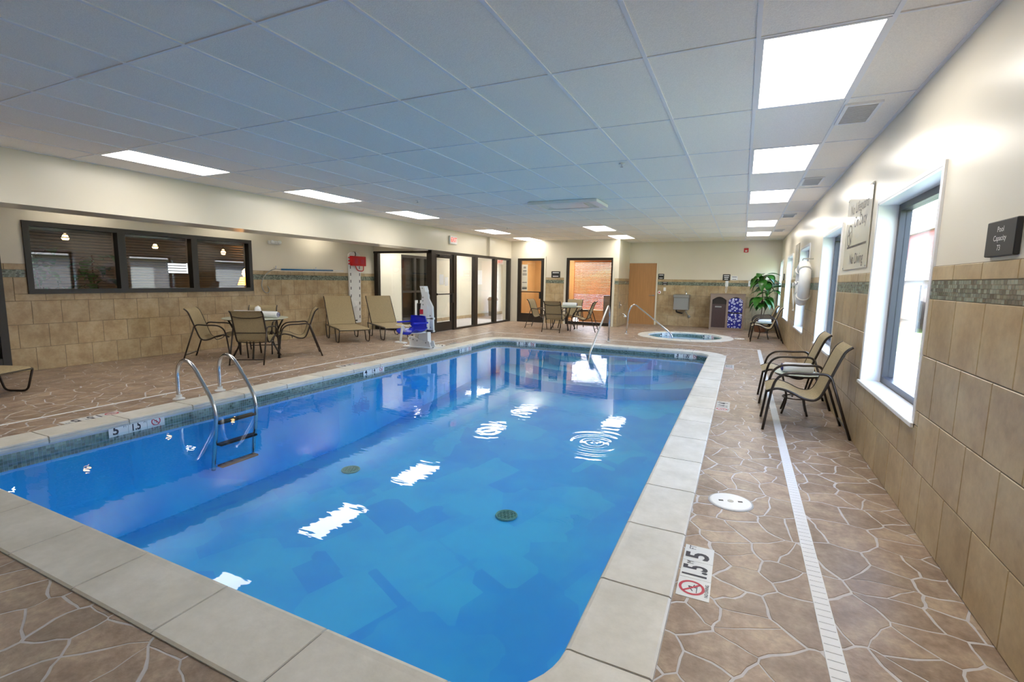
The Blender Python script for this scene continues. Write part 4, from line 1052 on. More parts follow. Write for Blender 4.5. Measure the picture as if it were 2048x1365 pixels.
# ------------------------------------------------------------------ things on the lobby-side wall (local x = y world)
def on_left(name, label, cat, y, z, off=0.0): return thing(name, label, cat, (XL+.0095+off, y, z), rad(90))
def rescue_board():
    t = on_left('spine_board', 'tall white plastic rescue spine board hung on the tiled wall', 'spine board', 9.86, .24)
    P = []
    for k in range(9): a = math.pi*k/8; P.append((.215*math.cos(a)*1.0, 1.76+.10*math.sin(a)))
    P = [(-.19, .02), (-.17, 0), (.17, 0), (.19, .02)]+P
    yz = Matrix(((1, 0, 0), (0, 0, -1), (0, 1, 0))).to_4x4()
    MB().prism(P, .02, .065, yz).build('board', 'plastic_white', t)
    mt = MB().box(-.012, .012, -.067, -.064, 0, .075).mesh('hand_hole'); mt.materials.append(MATS['black'])
    for z in (.12, .32, .48, .68, .88, 1.06, 1.24, 1.42, 1.66):
        for s in (-1, 1): o = link('hand_hole', mt, None, t); o.location = (s*(.145+z*.015), 0, z)
    MB().box(-.05, .05, -.067, -.064, .05, .08).build('hand_hole', 'black', t)
    MB().tube(crom([(0, -.07, 1.86), (.01, -.085, 1.8), (0, -.07, 1.72)], 4), .012, 6).build('hanging_strap', 'black', t)
    MB().tube([(0, 0, 1.86), (0, -.08, 1.86)], .01, 6).build('wall_hook', 'steel_dull', t)
    MB().add([(-.10, -.068, .60), (.12, -.075, .58), (.14, -.07, .40), (.05, -.085, .30), (-.06, -.07, .25), (-.12, -.075, .42), (0, -.10, .46)], [(0, 6, 1), (1, 6, 2), (2, 6, 3), (3, 6, 4), (4, 6, 5), (5, 6, 0)]).build('plastic_bag', 'white', t)
    r = on_left('head_immobilizer', 'red foam head block kit strapped across the top of the spine board', 'rescue kit', 9.91, 1.74, .066)
    MB().cbox(-.24, .27, -.10, 0, 0, .25, .012).build('pad', 'red', r)
    MB().box(-.16, -.04, -.104, -.099, .06, .19).box(.06, .20, -.104, -.099, .05, .17).build('recess', 'red_mark', r)
    for z in (.03, .11, .19): MB().box(-.30, -.23, -.06, -.01, z, z+.03).build('strap', 'red', r)
    MB().tube(crom([(-.10, -.06, .01), (-.03, -.06, -.10), (.08, -.06, -.13), (.19, -.06, -.11), (.20, -.06, .01)], 5), .012, 6).build('loop_strap', 'red', r)
rescue_board()
def life_hook():
    t = on_left('life_hook', 'blue reaching pole with a curved rescue hook hung along the wall', 'rescue pole', 0, 0)
    MB().tube([(7.60, -.05, 1.585), (9.10, -.05, 1.60)], .019, 8).build('pole', 'blue_pole', t, smooth=True)
    MB().tube([(9.10, -.05, 1.60), (9.46, -.05, 1.60)], .014, 8).build('grip', 'plastic_white', t, smooth=True)
    MB().tube(crom([(7.60, -.05, 1.585), (7.42, -.05, 1.585), (7.25, -.05, 1.50), (7.13, -.05, 1.36), (7.10, -.05, 1.22), (7.16, -.05, 1.10), (7.25, -.05, 1.08), (7.28, -.05, 1.15), (7.24, -.05, 1.22)], 5), .010, 8).build('hook', 'steel_dull', t, smooth=True)
    for y in (7.45, 8.55): MB().tube([(y, 0, 1.62), (y, -.07, 1.60), (y, -.075, 1.66)], .007, 6).build('wall_bracket', 'steel', t)
life_hook()
def emergency():
    t = on_left('emergency_light', 'white twin-head emergency light high on the lobby wall', 'emergency light', 7.47, 2.15, -.0095)
    MB().cbox(-.14, .14, -.06, 0, -.03, .05, .012).build('housing', 'plastic_white', t)
    for s in (-1, 1): MB().lathe([(.02, 0), (.045, .03), (.04, .05), (0, .052)], 14, (s*.09, -.06, .02), Matrix.Rotation(rad(90), 3, 'X')).build('lamp_head', 'plastic_white', t, smooth=True)
emergency()
def exit_sign(label, loc, rz):
    t = thing('exit_sign', label, 'exit sign', loc, rz)
    MB().cbox(-.18, .18, -.06, 0, 0, .22, .008).build('housing', 'plastic_white', t)
    text('EXIT', .17, 'wall', at=(0, .11), off=.062, sx=.85, bold=.01).build('lettering', 'sign_red_lit', t)
exit_sign('white box exit sign with red letters above the storefront door', (XS, 11.65, 2.40), rad(90))

# ------------------------------------------------------------------ window wall signs and ring buoy (local x = -y)
def on_right(name, label, cat, y, z, off=0.0, group=None): return thing(name, label, cat, (XR-off, y, z), rad(-90), group)
t = on_right('capacity_sign', 'small square black plate lettered Pool Capacity 73', 'sign', 2.845, 1.645)
MB().cbox(-.135, .135, -.022, 0, -.078, .078, .004).build('plate', 'sign_black', t)
merge(text('Pool', .034, at=(0, .038), off=.0225), text('Capacity', .034, at=(0, .0), off=.0225), text('73', .034, at=(0, -.042), off=.0225)).build('lettering', 'white', t)
t = on_right('lifeguard_sign', 'large cream board lettered No Lifeguard On Duty and No Diving', 'sign', 6.02, 1.60)
MB().cbox(-.57, .57, -.012, -.004, 0, .77, .002).build('board', 'sign_cream', t)
merge(text('No Lifeguard', .155, at=(.03, .62), off=.013, sx=1.02), text('On Duty', .155, at=(.14, .475), off=.013, sx=1.02), text('No Diving', .155, at=(.10, .10), off=.013), bar_flat((-.42, .235), (.50, .235), .022, 'wall', .013)).build('lettering', 'ink_brown', t)
merge(ring_flat((-.33, .36), .115, .100, 'wall', .013), bar_flat((-.41, .44), (-.25, .28), .014, 'wall', .0132), bar_flat((-.42, .36), (-.26, .40), .012, 'wall', .0128), bar_flat((-.33, .38), (-.30, .27), .012, 'wall', .0126)).build('swimmer_symbol', 'ink_brown', t)
for x in (-.55, .55):
    for z in (.02, .75): MB().lathe([(.007, 0), (.007, .004), (0, .006)], 8, (x, -.012, z), Matrix.Rotation(rad(90), 3, 'X')).build('screw', 'steel_dull', t)
t = on_right('rules_sign', 'tall cream pool rules board with rows of small print between far windows', 'sign', 12.12, 1.60)
MB().cbox(-.40, .40, -.012, -.004, 0, .70, .002).build('board', 'sign_cream', t)
m = MB()
for k, wd in enumerate((.22, .30, .62, .56, .62, .48, .60, .62, .40, .58, .60, .44, .3)):
    m.box(-wd/2, wd/2, -.0135, -.0122, .635-k*.046, .651-k*.046)
m.build('print', 'ink_brown', t)
t = on_right('notice_plate', 'small black notice plate between the two windows nearest the plant', 'sign', 15.3, 1.55)
MB().cbox(-.12, .12, -.016, 0, 0, .18, .003).build('plate', 'sign_black', t); MB().box(-.08, .08, -.018, -.0162, .11, .125).box(-.07, .07, -.018, -.0162, .07, .085).build('print', 'white', t)
def buoy():
    t = on_right('ring_buoy', 'white ring buoy wound with rope hanging between two windows', 'life ring', 9.30, 1.46, .13)
    R_, r_ = .29, .085; n = 36; P = [(R_*math.cos(2*math.pi*k/n), 0, R_*math.sin(2*math.pi*k/n)) for k in range(n)]
    MB().tube(P, r_, 14, closed=True).build('ring', 'plastic_white', t, smooth=True)
    for a in (45, 135, 225, 315):
        c, s = math.cos(rad(a)), math.sin(rad(a))
        MB().tube([((R_+(r_+.006)*math.cos(q))*c, (r_+.006)*math.sin(q), (R_+(r_+.006)*math.cos(q))*s) for q in [2*math.pi*k/16 for k in range(16)]], .016, 6, closed=True).build('rope_wrap', 'rope', t, smooth=True)
    rp = crom([(-.27, -.09, .02), (-.33, -.11, -.05), (-.22, -.12, .0), (-.05, -.12, -.04), (.12, -.12, .02), (.28, -.11, -.02), (.36, -.10, .02)], 5)
    MB().tube(rp, .012, 6).build('grab_rope', 'rope', t, smooth=True)
    MB().tube(crom([(-.22, -.12, .0), (-.10, -.11, -.25), (.02, -.10, -.40), (.05, -.10, -.46)], 5), .009, 6).build('grab_rope', 'rope', t, smooth=True)
    MB().tube(crom([(.15, -.11, -.02), (.08, -.11, -.22), (.02, -.10, -.42), (-.30, -.09, -.46)], 5), .007, 6).build('grab_rope', 'rope', t, smooth=True)
    MB().tube([(0, .126, .40), (0, -.02, .40)], .01, 6).tube(crom([(0, -.02, .40), (0, -.03, .36)], 2), .01, 6).build('wall_hook', 'steel_dull', t)
buoy()

# ------------------------------------------------------------------ back wall fittings
def on_back(name, label, cat, x, z, y=YB2, group=None, off=0.0): return thing(name, label, cat, (x, y-off, z), 0, group)
t = on_back('water_fountain', 'grey steel wall drinking fountain with exposed pipes', 'water fountain', -1.775, .56, off=.0095)
MB().cbox(-.235, .235, -.42, 0, .0, .42, .012).build('cabinet', 'steel_dull', t)
MB().cbox(-.25, .25, -.45, 0, .40, .50, .014).build('basin_rim', 'steel_dull', t)
MB().cbox(-.20, .20, -.40, -.06, .495, .515, .01).build('basin', 'steel', t)
MB().tube(crom([(.12, -.1, .50), (.12, -.1, .58), (.10, -.16, .60)], 4), .012, 8).build('bubbler', 'steel', t)
MB().tube(fillet([(-.16, -.12, .02), (-.16, -.12, -.08), (.0, -.10, -.12), (.02, 0, -.12)], .04), .024, 8).build('waste_pipe', 'black', t, smooth=True)
MB().tube(fillet([(.10, -.12, .02), (.16, -.08, -.10), (.22, -.05, -.22), (.23, 0, -.23)], .04), .010, 8).build('supply_pipe', 'steel_dull', t, smooth=True)
MB().lathe([(.05, 0), (.05, .01), (.02, .03)], 14, (.23, 0, -.23), Matrix.Rotation(rad(90), 3, 'X')).build('pipe_flange', 'steel_dull', t)
def cabinet():
    t = thing('towel_cabinet', 'brown double cabinet, one bay ribbed, the other blue with white circles', 'cabinet', (-.385, YB2-.02, 0))
    x0, x1 = -.49, .49; y0 = -.62; H_ = 1.10
    MB().box(x0, x1, y0+.06, 0, .03, H_-.01).build('body', 'bin_inner_shade', t)  # solid box; its dark colour stands for the shaded bay openings
    yz = Matrix(((1, 0, 0), (0, 0, -1), (0, 1, 0))).to_4x4()
    f = MB().box(x0, x0+.055, y0, y0+.05, 0, H_).box(x1-.055, x1, y0, y0+.05, 0, H_).box(-.03, .03, y0, y0+.05, 0, H_).box(x0+.055, -.03, y0, y0+.05, .0, .07).box(.03, x1-.055, y0, y0+.05, 0, .07)
    for (a, b) in ((x0+.055, -.03), (.03, x1-.055)):
        n = 10; arc = [(a+(b-a)*k/n, .93+.10*math.sin(math.pi*k/n)) for k in range(n+1)]
        for k in range(n):
            (p, z), (q, w_) = arc[k], arc[k+1]
            f.add([(p, y0, z), (q, y0, w_), (q, y0, H_), (p, y0, H_), (p, y0+.05, z), (q, y0+.05, w_)], [(0, 1, 2, 3), (1, 0, 4, 5)])
    f.build('face_frame', 'bin_frame', t)
    MB().cbox(x0-.015, x1+.015, y0-.015, .0, H_, H_+.025, .005).build('top', 'bin_frame', t)
    me = MB().box(0, .026, y0+.028, y0+.05, .075, .80).mesh('rib'); me.materials.append(MATS['brown_bin'])
    for k in range(12): o = link('rib', me, None, t); o.location = (x0+.06+k*.0335, 0, 0)
    MB().box(-.35, -.16, y0+.022, y0+.028, .70, .74).build('name_plate', 'steel_dull', t)
    MB().box(.035, x1-.058, y0+.02, y0+.045, .56, .995).build('panel', 'bubble_print', t)
    MB().box(.035, x1-.058, y0+.02, y0+.045, .075, .52).build('panel', 'bubble_print', t)
cabinet()
def plate(name, label, cat, x, z, w_, h_, m_, ink=None, y=YB2, rows=2, off=.0):
    t = on_back(name, label, cat, x, z, y, None, off)
    MB().cbox(-w_/2, w_/2, -.014, 0, -h_/2, h_/2, .002).build('plate', m_, t)
    if ink:
        m = MB()
        for k in range(rows):
            zz = h_*.28-k*h_*.56/max(1, rows-1 or 1)*(1 if rows > 1 else 0); m.box(-w_*.36+.01*k, w_*.36-.015*k, -.0155, -.0142, zz-h_*.06, zz+h_*.06)
        m.build('print', ink, t)
    return t
plate('door_sign', 'square black sign with pale print right beside the wooden door', 'sign', -2.50, 1.64, .19, .18, 'sign_black', 'white', rows=2)
plate('door_sign', 'narrow black sign on the mosaic band near the wooden door', 'sign', -2.36, 1.41, .17, .11, 'sign_black', 'white', rows=2, off=.0085)
plate('light_switch', 'white switch plate on the tiles near the wooden door', 'switch', -2.36, 1.22, .08, .115, 'plastic_white', off=.0095)
t = on_back('stop_button', 'round red emergency button on a white plate by the wooden door', 'button', -2.53, 1.11, off=.0095)
MB().lathe([(.055, 0), (.055, .012), (.045, .018)], 18, (0, 0, 0), Matrix.Rotation(rad(90), 3, 'X')).build('plate', 'plastic_white', t); MB().lathe([(.024, .015), (.024, .035), (.015, .04), (0, .04)], 14, (0, 0, 0), Matrix.Rotation(rad(90), 3, 'X')).build('knob', 'red', t)
plate('wall_sign', 'square black sign with pale print above the brown double cabinet', 'sign', -.48, 1.635, .22, .20, 'sign_black', 'white', rows=3)
plate('wall_notice', 'small white notice next to the black sign over the cabinet', 'notice', -.25, 1.615, .19, .13, 'white', 'ink_brown', rows=2)
t = on_back('wall_phone', 'slim white wall phone with cord above the brown double cabinet', 'phone', -.46, 1.34, off=.0095)
MB().cbox(-.045, .045, -.05, 0, 0, .19, .012).build('handset', 'plastic_white', t); MB().tube(crom([(-.015, -.02, .0), (-.03, -.02, -.10), (-.01, -.02, -.2), (.015, -.02, -.1), (.015, -.02, 0)], 4), .006, 6).build('cord', 'plastic_white', t)
t = on_back('fire_alarm', 'red fire alarm strobe high on the cream wall', 'fire alarm', .03, 2.42)
MB().cbox(-.065, .065, -.05, 0, 0, .13, .008).build('housing', 'red', t); MB().cbox(-.03, .03, -.07, -.05, .02, .06, .006).build('strobe', 'white', t)
plate('thermostat', 'small white thermostat on the mosaic band beside the potted plant', 'thermostat', .21, 1.45, .10, .17, 'plastic_white', off=.0095)
plate('room_sign', 'black rectangular sign between the glazed door and the blinds window', 'sign', -5.70, 1.65, .31, .215, 'sign_black', 'white', y=YB1, rows=2)
t = thing('valve_plate', 'dark steel valve plate on the pilaster side by the wooden door', 'valve', (XP+.0095, 15.72, .68), rad(90)); MB().cbox(-.05, .05, -.015, 0, -.10, .12, .004).build('plate', 'steel_dull', t); MB().tube([(0, -.015, .02), (0, -.06, .02), (.03, -.06, -.03)], .012, 8).build('lever', 'steel', t)
t = thing('shower_spout', 'small chrome spout low on the pilaster side', 'spout', (XP+.0095, 16.0, .34), rad(90)); MB().tube(crom([(0, 0, .05), (0, -.08, .06), (.02, -.14, .0)], 4), .012, 8).build('pipe', 'steel', t); MB().lathe([(.045, 0), (.05, .03), (.02, .05)], 14, (.02, -.14, -.05)).build('spout_head', 'plastic_white', t)

# ------------------------------------------------------------------ potted plant
def leaf_mesh(L, w_, droop, fold=.25, seed=0):
    rg = random.Random(seed); n = 7; V = []; F = []
    for i in range(n+1):
        s = i/n; ww = w_*math.sin(math.pi*min(1, s*.93+.07)**.8)*(1-s*.15)
        x = L*(s-.25*droop*s*s); z = -L*droop*.75*s*s
        for k in (-1, -.5, 0, .5, 1): V.append((x, k*ww, z+abs(k)*ww*fold))
    for i in range(n):
        for k in range(4): q = i*5+k; F.append((q, q+1, q+6, q+5))
    m = len(V); V += [(x, y, z-.004) for x, y, z in V]; F += [tuple(m+i for i in f[::-1]) for f in F]
    return MB().add(V, F).mesh('leaf', True)
def plant(label, loc, leaves, height, pot=True, pot_r=.2, seed=1, name='potted_plant', mat_='leaf'):
    t = thing(name, label, 'plant', loc); rg = random.Random(seed)
    if pot:
        MB().lathe([(pot_r*.72, 0), (pot_r, .30), (pot_r*1.06, .30), (pot_r*1.06, .35), (pot_r*.93, .35), (pot_r*.9, .30)], 24).build('pot', 'pot', t, smooth=False)
        MB().lathe([(0, .31), (pot_r*.9, .31)], 20).build('soil', 'soil', t)
    MB().tube(crom([(0, 0, .3), (.02, .01, height*.5), (-.01, 0, height*.8), (.02, -.01, height)], 6), .014, 8).build('stem', 'stem', t, smooth=True)
    MB().tube(crom([(.03, .02, .3), (.10, .02, height*.4), (.20, -.02, height*.66)], 6), .010, 8).build('stem', 'stem', t, smooth=True)
    ms = [leaf_mesh(.42, .135, .75, .22, 1), leaf_mesh(.37, .12, .55, .2, 2), leaf_mesh(.32, .10, .9, .25, 3)]
    for m in ms: m.materials.append(MATS[mat_])
    for (x, y, z, az, el, k, sc) in leaves:
        px, py = x+.10*math.cos(rad(az)), y+.10*math.sin(rad(az))
        o = link('leaf', ms[k], None, t); o.location = (px, py, z+.05); o.rotation_euler = (0, -rad(el), rad(az)); o.scale = (sc,)*3
        MB().tube([(x, y, z), (px, py, z+.05)], .005, 5).build('petiole', 'stem', t)
    return t
LV = []
rg = random.Random(4)
for (z, n, sc, cx) in ((1.66, 7, 1.0, 0), (1.50, 6, 1.1, 0), (1.42, 4, 1.0, 0), (.98, 8, 1.1, 0), (.84, 5, .95, 0), (1.30, 6, 1.15, .20), (1.16, 5, 1.1, .20)):
    for k in range(n):
        LV.append((cx, 0, z+rg.uniform(-.04, .04), 360*k/n+rg.uniform(-25, 25)+z*70, rg.uniform(-30, 25), rg.randrange(3), sc*rg.uniform(.85, 1.15)))
plant('tall broad-leaved green plant in a brown pot in the corner', (.56, 16.42, 0), LV, 1.68, pot_r=.20)

# ------------------------------------------------------------------ rooms seen through the glass
def corridor():
    # vestibule behind the storefront
    def st(n, mb, m_): return mb.build(n, m_, kind='structure')
    x0 = XL; y1 = 18.7
    st('corridor_floor', MB().box(x0-.1, XS-.0, YRT+.06, y1, -.03, -.002), 'floor_grout').data.materials[0] = MATS['stone']
    st('corridor_wall_left', MB().box(x0-.15, x0, YRT+.1, 11.88, 0, 2.5).box(x0-.15, x0, 13.25, y1, 0, 2.5).box(x0-.15, x0, 11.88, 13.25, 2.15, 2.5), 'paint_flat')
    st('corridor_base', MB().box(x0, x0+.012, 13.25, y1, 0, .11).box(x0, x0+.012, YRT+.1, 11.88, 0, .11), 'wall_tile')
    st('corridor_wall_right', MB().box(XS-.12, XS, YB1+.22, y1, 0, 2.5), 'paint_flat')
    st('corridor_ceiling', MB().box(x0-.1, XS-.25, YRT+.1, y1, 2.45, 2.5).box(XS-.26, XS-.0, YB1, y1, 2.45, 2.5), 'ceiling_panel')
    st('corridor_wall_end', MB().box(x0, -9.10, y1, y1+.15, 0, 2.5).box(-8.0, XS, y1, y1+.15, 0, 2.5).box(-9.10, -8.0, y1, y1+.15, 2.15, 2.5), 'paint_flat')
    d = thing('door_5', kind='structure', loc=(0, y1, 0)); a, b = -9.10, -8.0
    MB().box(a, a+.08, 0, .1, 0, 2.15).box(b-.08, b, 0, .1, 0, 2.15).box(a+.08, b-.08, 0, .1, 2.06, 2.15).box(a+.08, b-.08, 0, .1, 0, .12).build('door_frame', 'bronze', d); MB().box(a+.08, b-.08, .05, .056, .12, 2.06).build('pane', 'glass', d)
    # darker room beyond the side opening
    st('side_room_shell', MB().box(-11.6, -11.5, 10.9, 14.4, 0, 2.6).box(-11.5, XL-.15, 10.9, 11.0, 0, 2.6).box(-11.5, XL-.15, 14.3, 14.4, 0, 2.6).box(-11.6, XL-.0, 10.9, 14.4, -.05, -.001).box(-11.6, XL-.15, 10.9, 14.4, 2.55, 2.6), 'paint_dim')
    d = thing('door_6', kind='structure', loc=(XL, 0, 0), rz=rad(90))
    MB().box(11.88, 11.94, 0, .12, 0, 2.15).box(13.19, 13.25, 0, .12, 0, 2.15).box(11.94, 13.19, 0, .12, 2.07, 2.15).box(12.52, 12.62, 0, .1, 0, 2.07).box(11.94, 13.19, 0, .1, 1.0, 1.06).build('door_frame', 'bronze', d)
    MB().box(11.94, 13.19, .05, .056, 0.02, 2.07).build('pane', 'glass_tint', d)
    for (y, l) in ((11.3, 'small corridor ceiling light behind the glazed return'), (15.2, 'small corridor ceiling light near the inner exit sign')):
        t = thing('corridor_light', l, 'ceiling light', (-8.5, y, 2.425)); MB().box(-.3, .3, -.5, .5, .012, .024).build('frame', 'grid_white', t); MB().box(-.27, .27, -.47, .47, 0.0, .012).build('diffuser', 'corridor_light', t)
    t = thing('trash_can', 'tan litter bin with a domed lid standing in the corridor', 'trash can', (-9.02, 17.3, 0)); MB().lathe([(.17, 0), (.20, .62), (.0, .62)], 4, M=Matrix.Rotation(rad(45), 3, 'Z')).build('body', 'steel_dull', t)
    MB().lathe([(.215, .62), (.215, .68), (.16, .75), (0, .77)], 16).build('lid', 'bin_frame', t)
    t = thing('notice_board', 'white notice sheet on the corridor wall', 'notice', (XL, 16.55, 1.25), rad(90)); MB().box(-.35, .35, -.01, 0, 0, .55).build('sheet', 'white', t)
corridor()
ob = thing('exit_sign', 'small exit sign hanging in the corridor behind the storefront glass', 'exit sign', (-8.9, 17.6, 2.06), rad(30))
MB().cbox(-.17, .17, -.03, .03, 0, .21, .006).build('housing', 'plastic_white', ob); text('EXIT', .16, at=(0, .10), off=.032, sx=.85).build('lettering', 'sign_red_lit', ob); MB().box(-.02, .02, -.01, .01, .21, .39).build('stem', 'plastic_white', ob)
def blind_room():
    def st(n, mb, m_): return mb.build(n, m_, kind='structure')
    y1 = 17.6; x0, x1 = XS+.01, XP-.21
    st('side_room_floor', MB().box(x0, x1, YB1+.1, y1, -.03, -.002), 'wood_door'); st('side_room_ceiling', MB().box(x0, x1, YB1+.2, y1, 2.5, 2.55), 'paint_flat')
    st('side_room_wall', MB().box(x0, -5.75, y1, y1+.12, 0, 2.55).box(-5.75, x1, y1, y1+.12, 2.25, 2.55), 'wood_room')
    st('side_room_partition', MB().box(x0, x0+.02, YB1+.22, y1, 0, 2.5).box(x1-.05, x1-.0, YB1+.22, y1, 0, 2.5), 'wood_room')
    b = thing('window_blind', 'orange wooden venetian blind glowing in daylight behind the back window', 'blind', (-5.72, y1-.1, 0))
    MB().box(0, 2.10, -.03, .03, 2.16, 2.24).build('headrail', 'wood_blind', b)
    me = MB().box(0, 2.10, -.029, .029, -.002, .002, Matrix.Rotation(rad(60), 4, 'X')).mesh('slat'); me.materials.append(MATS['wood_blind'])
    z = .10
    while z < 2.14: s = link('slat', me, None, b); s.location = (0, 0, z); z += .055
    for x in (.3, 1.05, 1.8): MB().tube([(x, -.03, .1), (x, -.03, 2.16)], .004, 4).build('cord', 'wood_room', b)
    t = thing('heater_unit', 'long wooden heater cover under the blind', 'heater', (-5.4, y1-.35, 0)); MB().cbox(0, 1.2, -.12, .12, .04, .42, .01).build('housing', 'wood_room', t); MB().box(.02, 1.18, -.10, .10, 0, .04).build('plinth', 'wood_door', t)
    for k in range(6): MB().box(.06, 1.14, -.128, -.119, .10+k*.05, .12+k*.05).build('slat', 'wood_door', t)
    t = thing('side_cabinet', 'brown cabinet at the window end of the blind', 'cabinet', (-4.15, 16.3, 0)); MB().cbox(-.05, .30, -.2, .2, 0, .98, .01).build('body', 'bin_frame', t); MB().box(-.03, .28, -.21, -.199, .05, .93).build('door', 'bin_frame', t)
    t = thing('room_cabinet', 'orange wood cabinet standing behind the glazed door', 'cabinet', (-6.3, 16.9, 0)); MB().cbox(-.35, .35, -.25, .25, 0, 1.0, .01).build('body', 'wood_door', t); MB().box(-.33, .33, -.26, -.249, .05, .95).build('door', 'wood_room', t)
    ld = bpy.data.lights.new('side_room_lamp', 'AREA'); ld.energy = 22; ld.size = .6; ld.color = (1, .86, .62); lo_ = bpy.data.objects.new('side_room_lamp', ld); COL.objects.link(lo_); lo_.location = (-6.0, 16.5, 2.47)
blind_room()
def lobby():
    def st(n, mb, m_): return mb.build(n, m_, kind='structure')
    x0, x1 = -13.8, XL-.22
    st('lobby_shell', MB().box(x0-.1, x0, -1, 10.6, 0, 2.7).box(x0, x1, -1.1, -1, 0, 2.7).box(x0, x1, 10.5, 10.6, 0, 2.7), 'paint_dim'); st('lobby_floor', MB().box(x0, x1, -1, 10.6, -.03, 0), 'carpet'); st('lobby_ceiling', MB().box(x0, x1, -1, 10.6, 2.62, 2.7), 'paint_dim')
    for q, (x, y, z, l) in enumerate(((-11.0, 4.55, 2.05, 'glowing amber pendant lamp hanging in the lobby by the green plants'), (-11.6, 6.35, 2.02, 'glowing amber pendant lamp hanging in the lobby behind the first mullion'), (-11.4, 7.75, 1.98, 'glowing amber pendant lamp hanging in the lobby behind the second mullion'))):
        t = thing('pendant_lamp', l, 'lamp', (x, y, z), 0, 'lobby pendant lamps'); MB().tube([(0, 0, .08), (0, 0, 2.62-z)], .006, 6).build('cord', 'black', t); MB().lathe([(.0, -.05), (.035, -.045), (.055, 0), (.035, .045), (.015, .08)], 14).build('shade', 'amber', t, smooth=True)
    t = thing('table_lamp', 'orange shaded table lamp on a lobby console', 'lamp', (-11.0, 8.0, .95)); MB().lathe([(.08, 0), (.08, .02), (.02, .04), (.02, .28)], 12).build('base', 'bronze', t); MB().lathe([(.17, .26), (.10, .46), (.07, .46)], 16).build('shade', 'orange_shade', t); MB().lathe([(.03, .46), (.07, .52), (.05, .62), (0, .66)], 12).build('finial_glow', 'amber', t)
    t = thing('console_table', 'dark console table under the orange lamp', 'table', (-11.0, 8.0, 0)); MB().box(-.25, .25, -.6, .6, .90, .95).build('top', 'bronze', t)
    for sx in (-.22, .22):
        for sy in (-.55, .55): MB().box(sx-.02, sx+.02, sy-.02, sy+.02, 0, .90).build('leg', 'bronze', t)
    t = thing('wall_screen', 'bright television screen on the lobby wall', 'screen', (x0+.03, 8.05, 1.45)); MB().box(0, .03, -.27, .27, 0, .32).build('case', 'black', t); MB().box(.03, .034, -.25, .25, .02, .30).build('display', 'screen', t)
    t = thing('reception_desk', 'pale reception desk in the lobby', 'desk', (-12.9, 7.0, 0)); MB().cbox(-.3, .3, -1.1, 1.1, 0, 1.05, .02).build('body', 'sign_cream', t); MB().cbox(-.36, .36, -1.16, 1.16, 1.05, 1.10, .01).build('top', 'bronze', t)
    rr = random.Random(9)
    for q, (x, y, l) in enumerate(((-11.2, 4.2, 'dense green indoor tree behind the first lobby pane'), (-12.3, 5.5, 'leafy green indoor tree beside the dense one in the lobby'))):
        plant(l, (x, y, 0), [(rr.uniform(-.2, .2), rr.uniform(-.2, .2), rr.uniform(.9, 1.8), rr.uniform(0, 360), rr.uniform(-40, 30), rr.randrange(3), rr.uniform(.6, .95)) for _ in range(34)], 1.8, pot_r=.22, seed=20+q, name='indoor_tree')
    for (x, y, l) in ((-11.5, 3.6, 'white flush ceiling lamp in the lobby over the plants'), (-12.6, 4.0, 'white flush ceiling lamp deeper in the lobby'), (-12.0, 7.0, 'white flush ceiling lamp over the reception desk')):
        t = thing('downlight', l, 'lamp', (x, y, 2.60)); MB().lathe([(.16, 0), (.16, .02)], 18).build('rim', 'white', t); MB().lathe([(0, -.004), (.13, -.004)], 18).build('lens', 'corridor_light', t)
lobby()

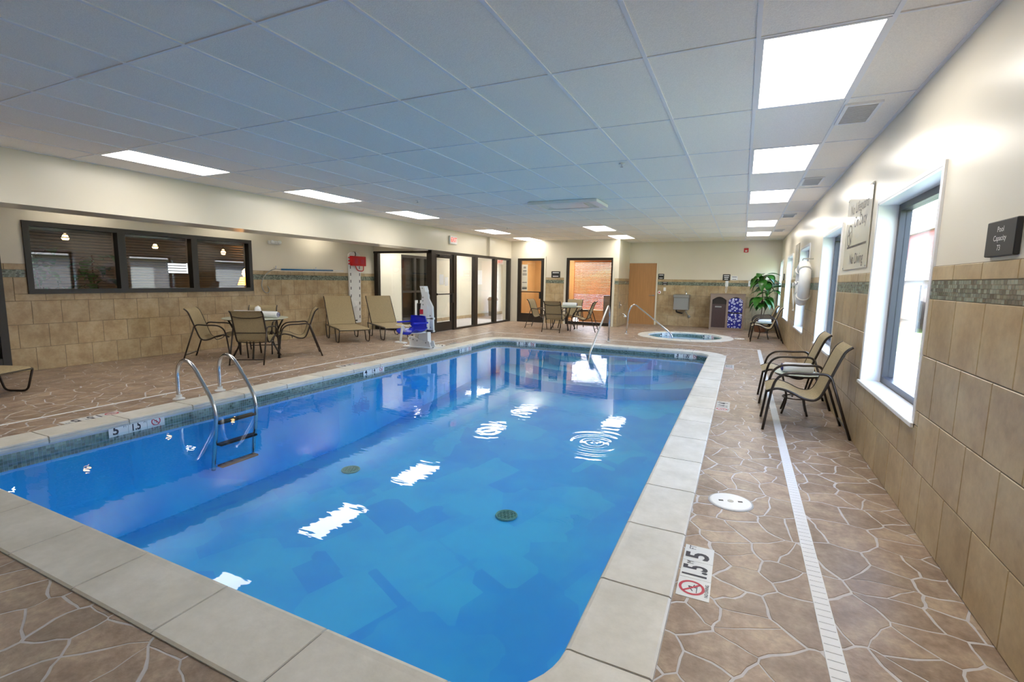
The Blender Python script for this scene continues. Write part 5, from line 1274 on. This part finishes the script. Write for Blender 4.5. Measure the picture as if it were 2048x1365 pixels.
# ------------------------------------------------------------------ outside the long wall
def outside():
    g = MB().box(XR+.25, 90, -40, 120, -.5, -.25).build('ground', 'grass', kind='structure'); tag(g, 'sunlit green lawn outside the windows')
    MB().box(XR+.9, XR+2.7, -10, 60, -.25, -.23).build('path', 'concrete', kind='structure')
    MB().box(-30, XR+.2, YB2+2.2, 60, -.3, -.1).build('yard_paving', 'concrete', kind='structure')
    b = thing('red_building', 'long red building with white trim beyond the lawn', 'building', (10, 0, -.25)); MB().box(0, 6, 27, 75, 0, 5.1).build('wall', 'red_building', b)
    MB().box(-.25, 6.2, 26.8, 75.2, 5.1, 5.35).build('fascia', 'roof_white', b); MB().box(-.03, .0, 27, 75, 3.1, 3.3).build('trim_band', 'roof_white', b)
    for k in range(5): MB().box(-.04, .0, 32+k*8, 33.5+k*8, 1.0, 2.4).build('window', 'frame_grey', b)
    s = thing('garden_shed', 'white garden shed with a pale metal roof beyond the lawn', 'shed', (6.6, 27, -.25)); MB().box(0, 3, -4, 6, 0, 2.0).build('wall', 'shed_wall', s)
    MB().prism([(-.25, 1.95), (1.5, 3.2), (3.25, 1.95)], -6.2, 4.2, Matrix(((1, 0, 0), (0, 0, -1), (0, 1, 0))).to_4x4()).build('roof', 'roof_white', s)
    c = thing('pale_garage', 'low white garage with a pale roof opposite the windows', 'building', (12, 6, -.25)); MB().box(0, 5, 0, 19.5, 0, 2.6).build('wall', 'shed_wall', c)
    MB().prism([(-.4, 2.55), (2.5, 4.4), (5.4, 2.55)], -19.8, .3, Matrix(((1, 0, 0), (0, 0, -1), (0, 1, 0))).to_4x4()).build('roof', 'roof_white', c)
    for k in range(3): MB().box(-.03, .0, 2+k*6, 4.6+k*6, 0, 2.1).build('garage_door', 'concrete', c)
    me = MB().box(0, .05, 0, .14, 0, 1.75).mesh('board'); me.materials.append(MATS['fence_wood'])
    f = thing('wooden_fence', 'brown board fence running in front of the garden shed', 'fence', (5.9, 22.6, -.25))
    for k in range(40): o = link('board', me, None, f); o.location = (k*.012, k*.15, 0)
    MB().box(.06, .10, 0, 6, .4, .5).build('rail', 'fence_wood', f)
    rr = random.Random(2)
    for q, (x, y, l) in enumerate(((21, 60, 'bare grey-green tree rising behind the red building near its end'), (20, 45, 'bare grey-green tree rising behind the middle of the red building'))):
        t = thing('tree', l, 'tree', (x, y, -.25)); MB().tube([(0, 0, 0), (.1, 0, 3), (0, .2, 6)], [.25, .2, .12], 8).build('trunk', 'stem', t)
        for k in range(26):
            a = rr.uniform(0, 6.28); z = rr.uniform(3.5, 6); r_ = rr.uniform(1.2, 2.6); MB().tube([(0, .1, z), (r_*.5*math.cos(a), r_*.5*math.sin(a), z+1.2), (r_*math.cos(a), r_*math.sin(a), z+rr.uniform(1.8, 3))], [.06, .035, .012], 5).build('branch', 'bush', t)
outside()
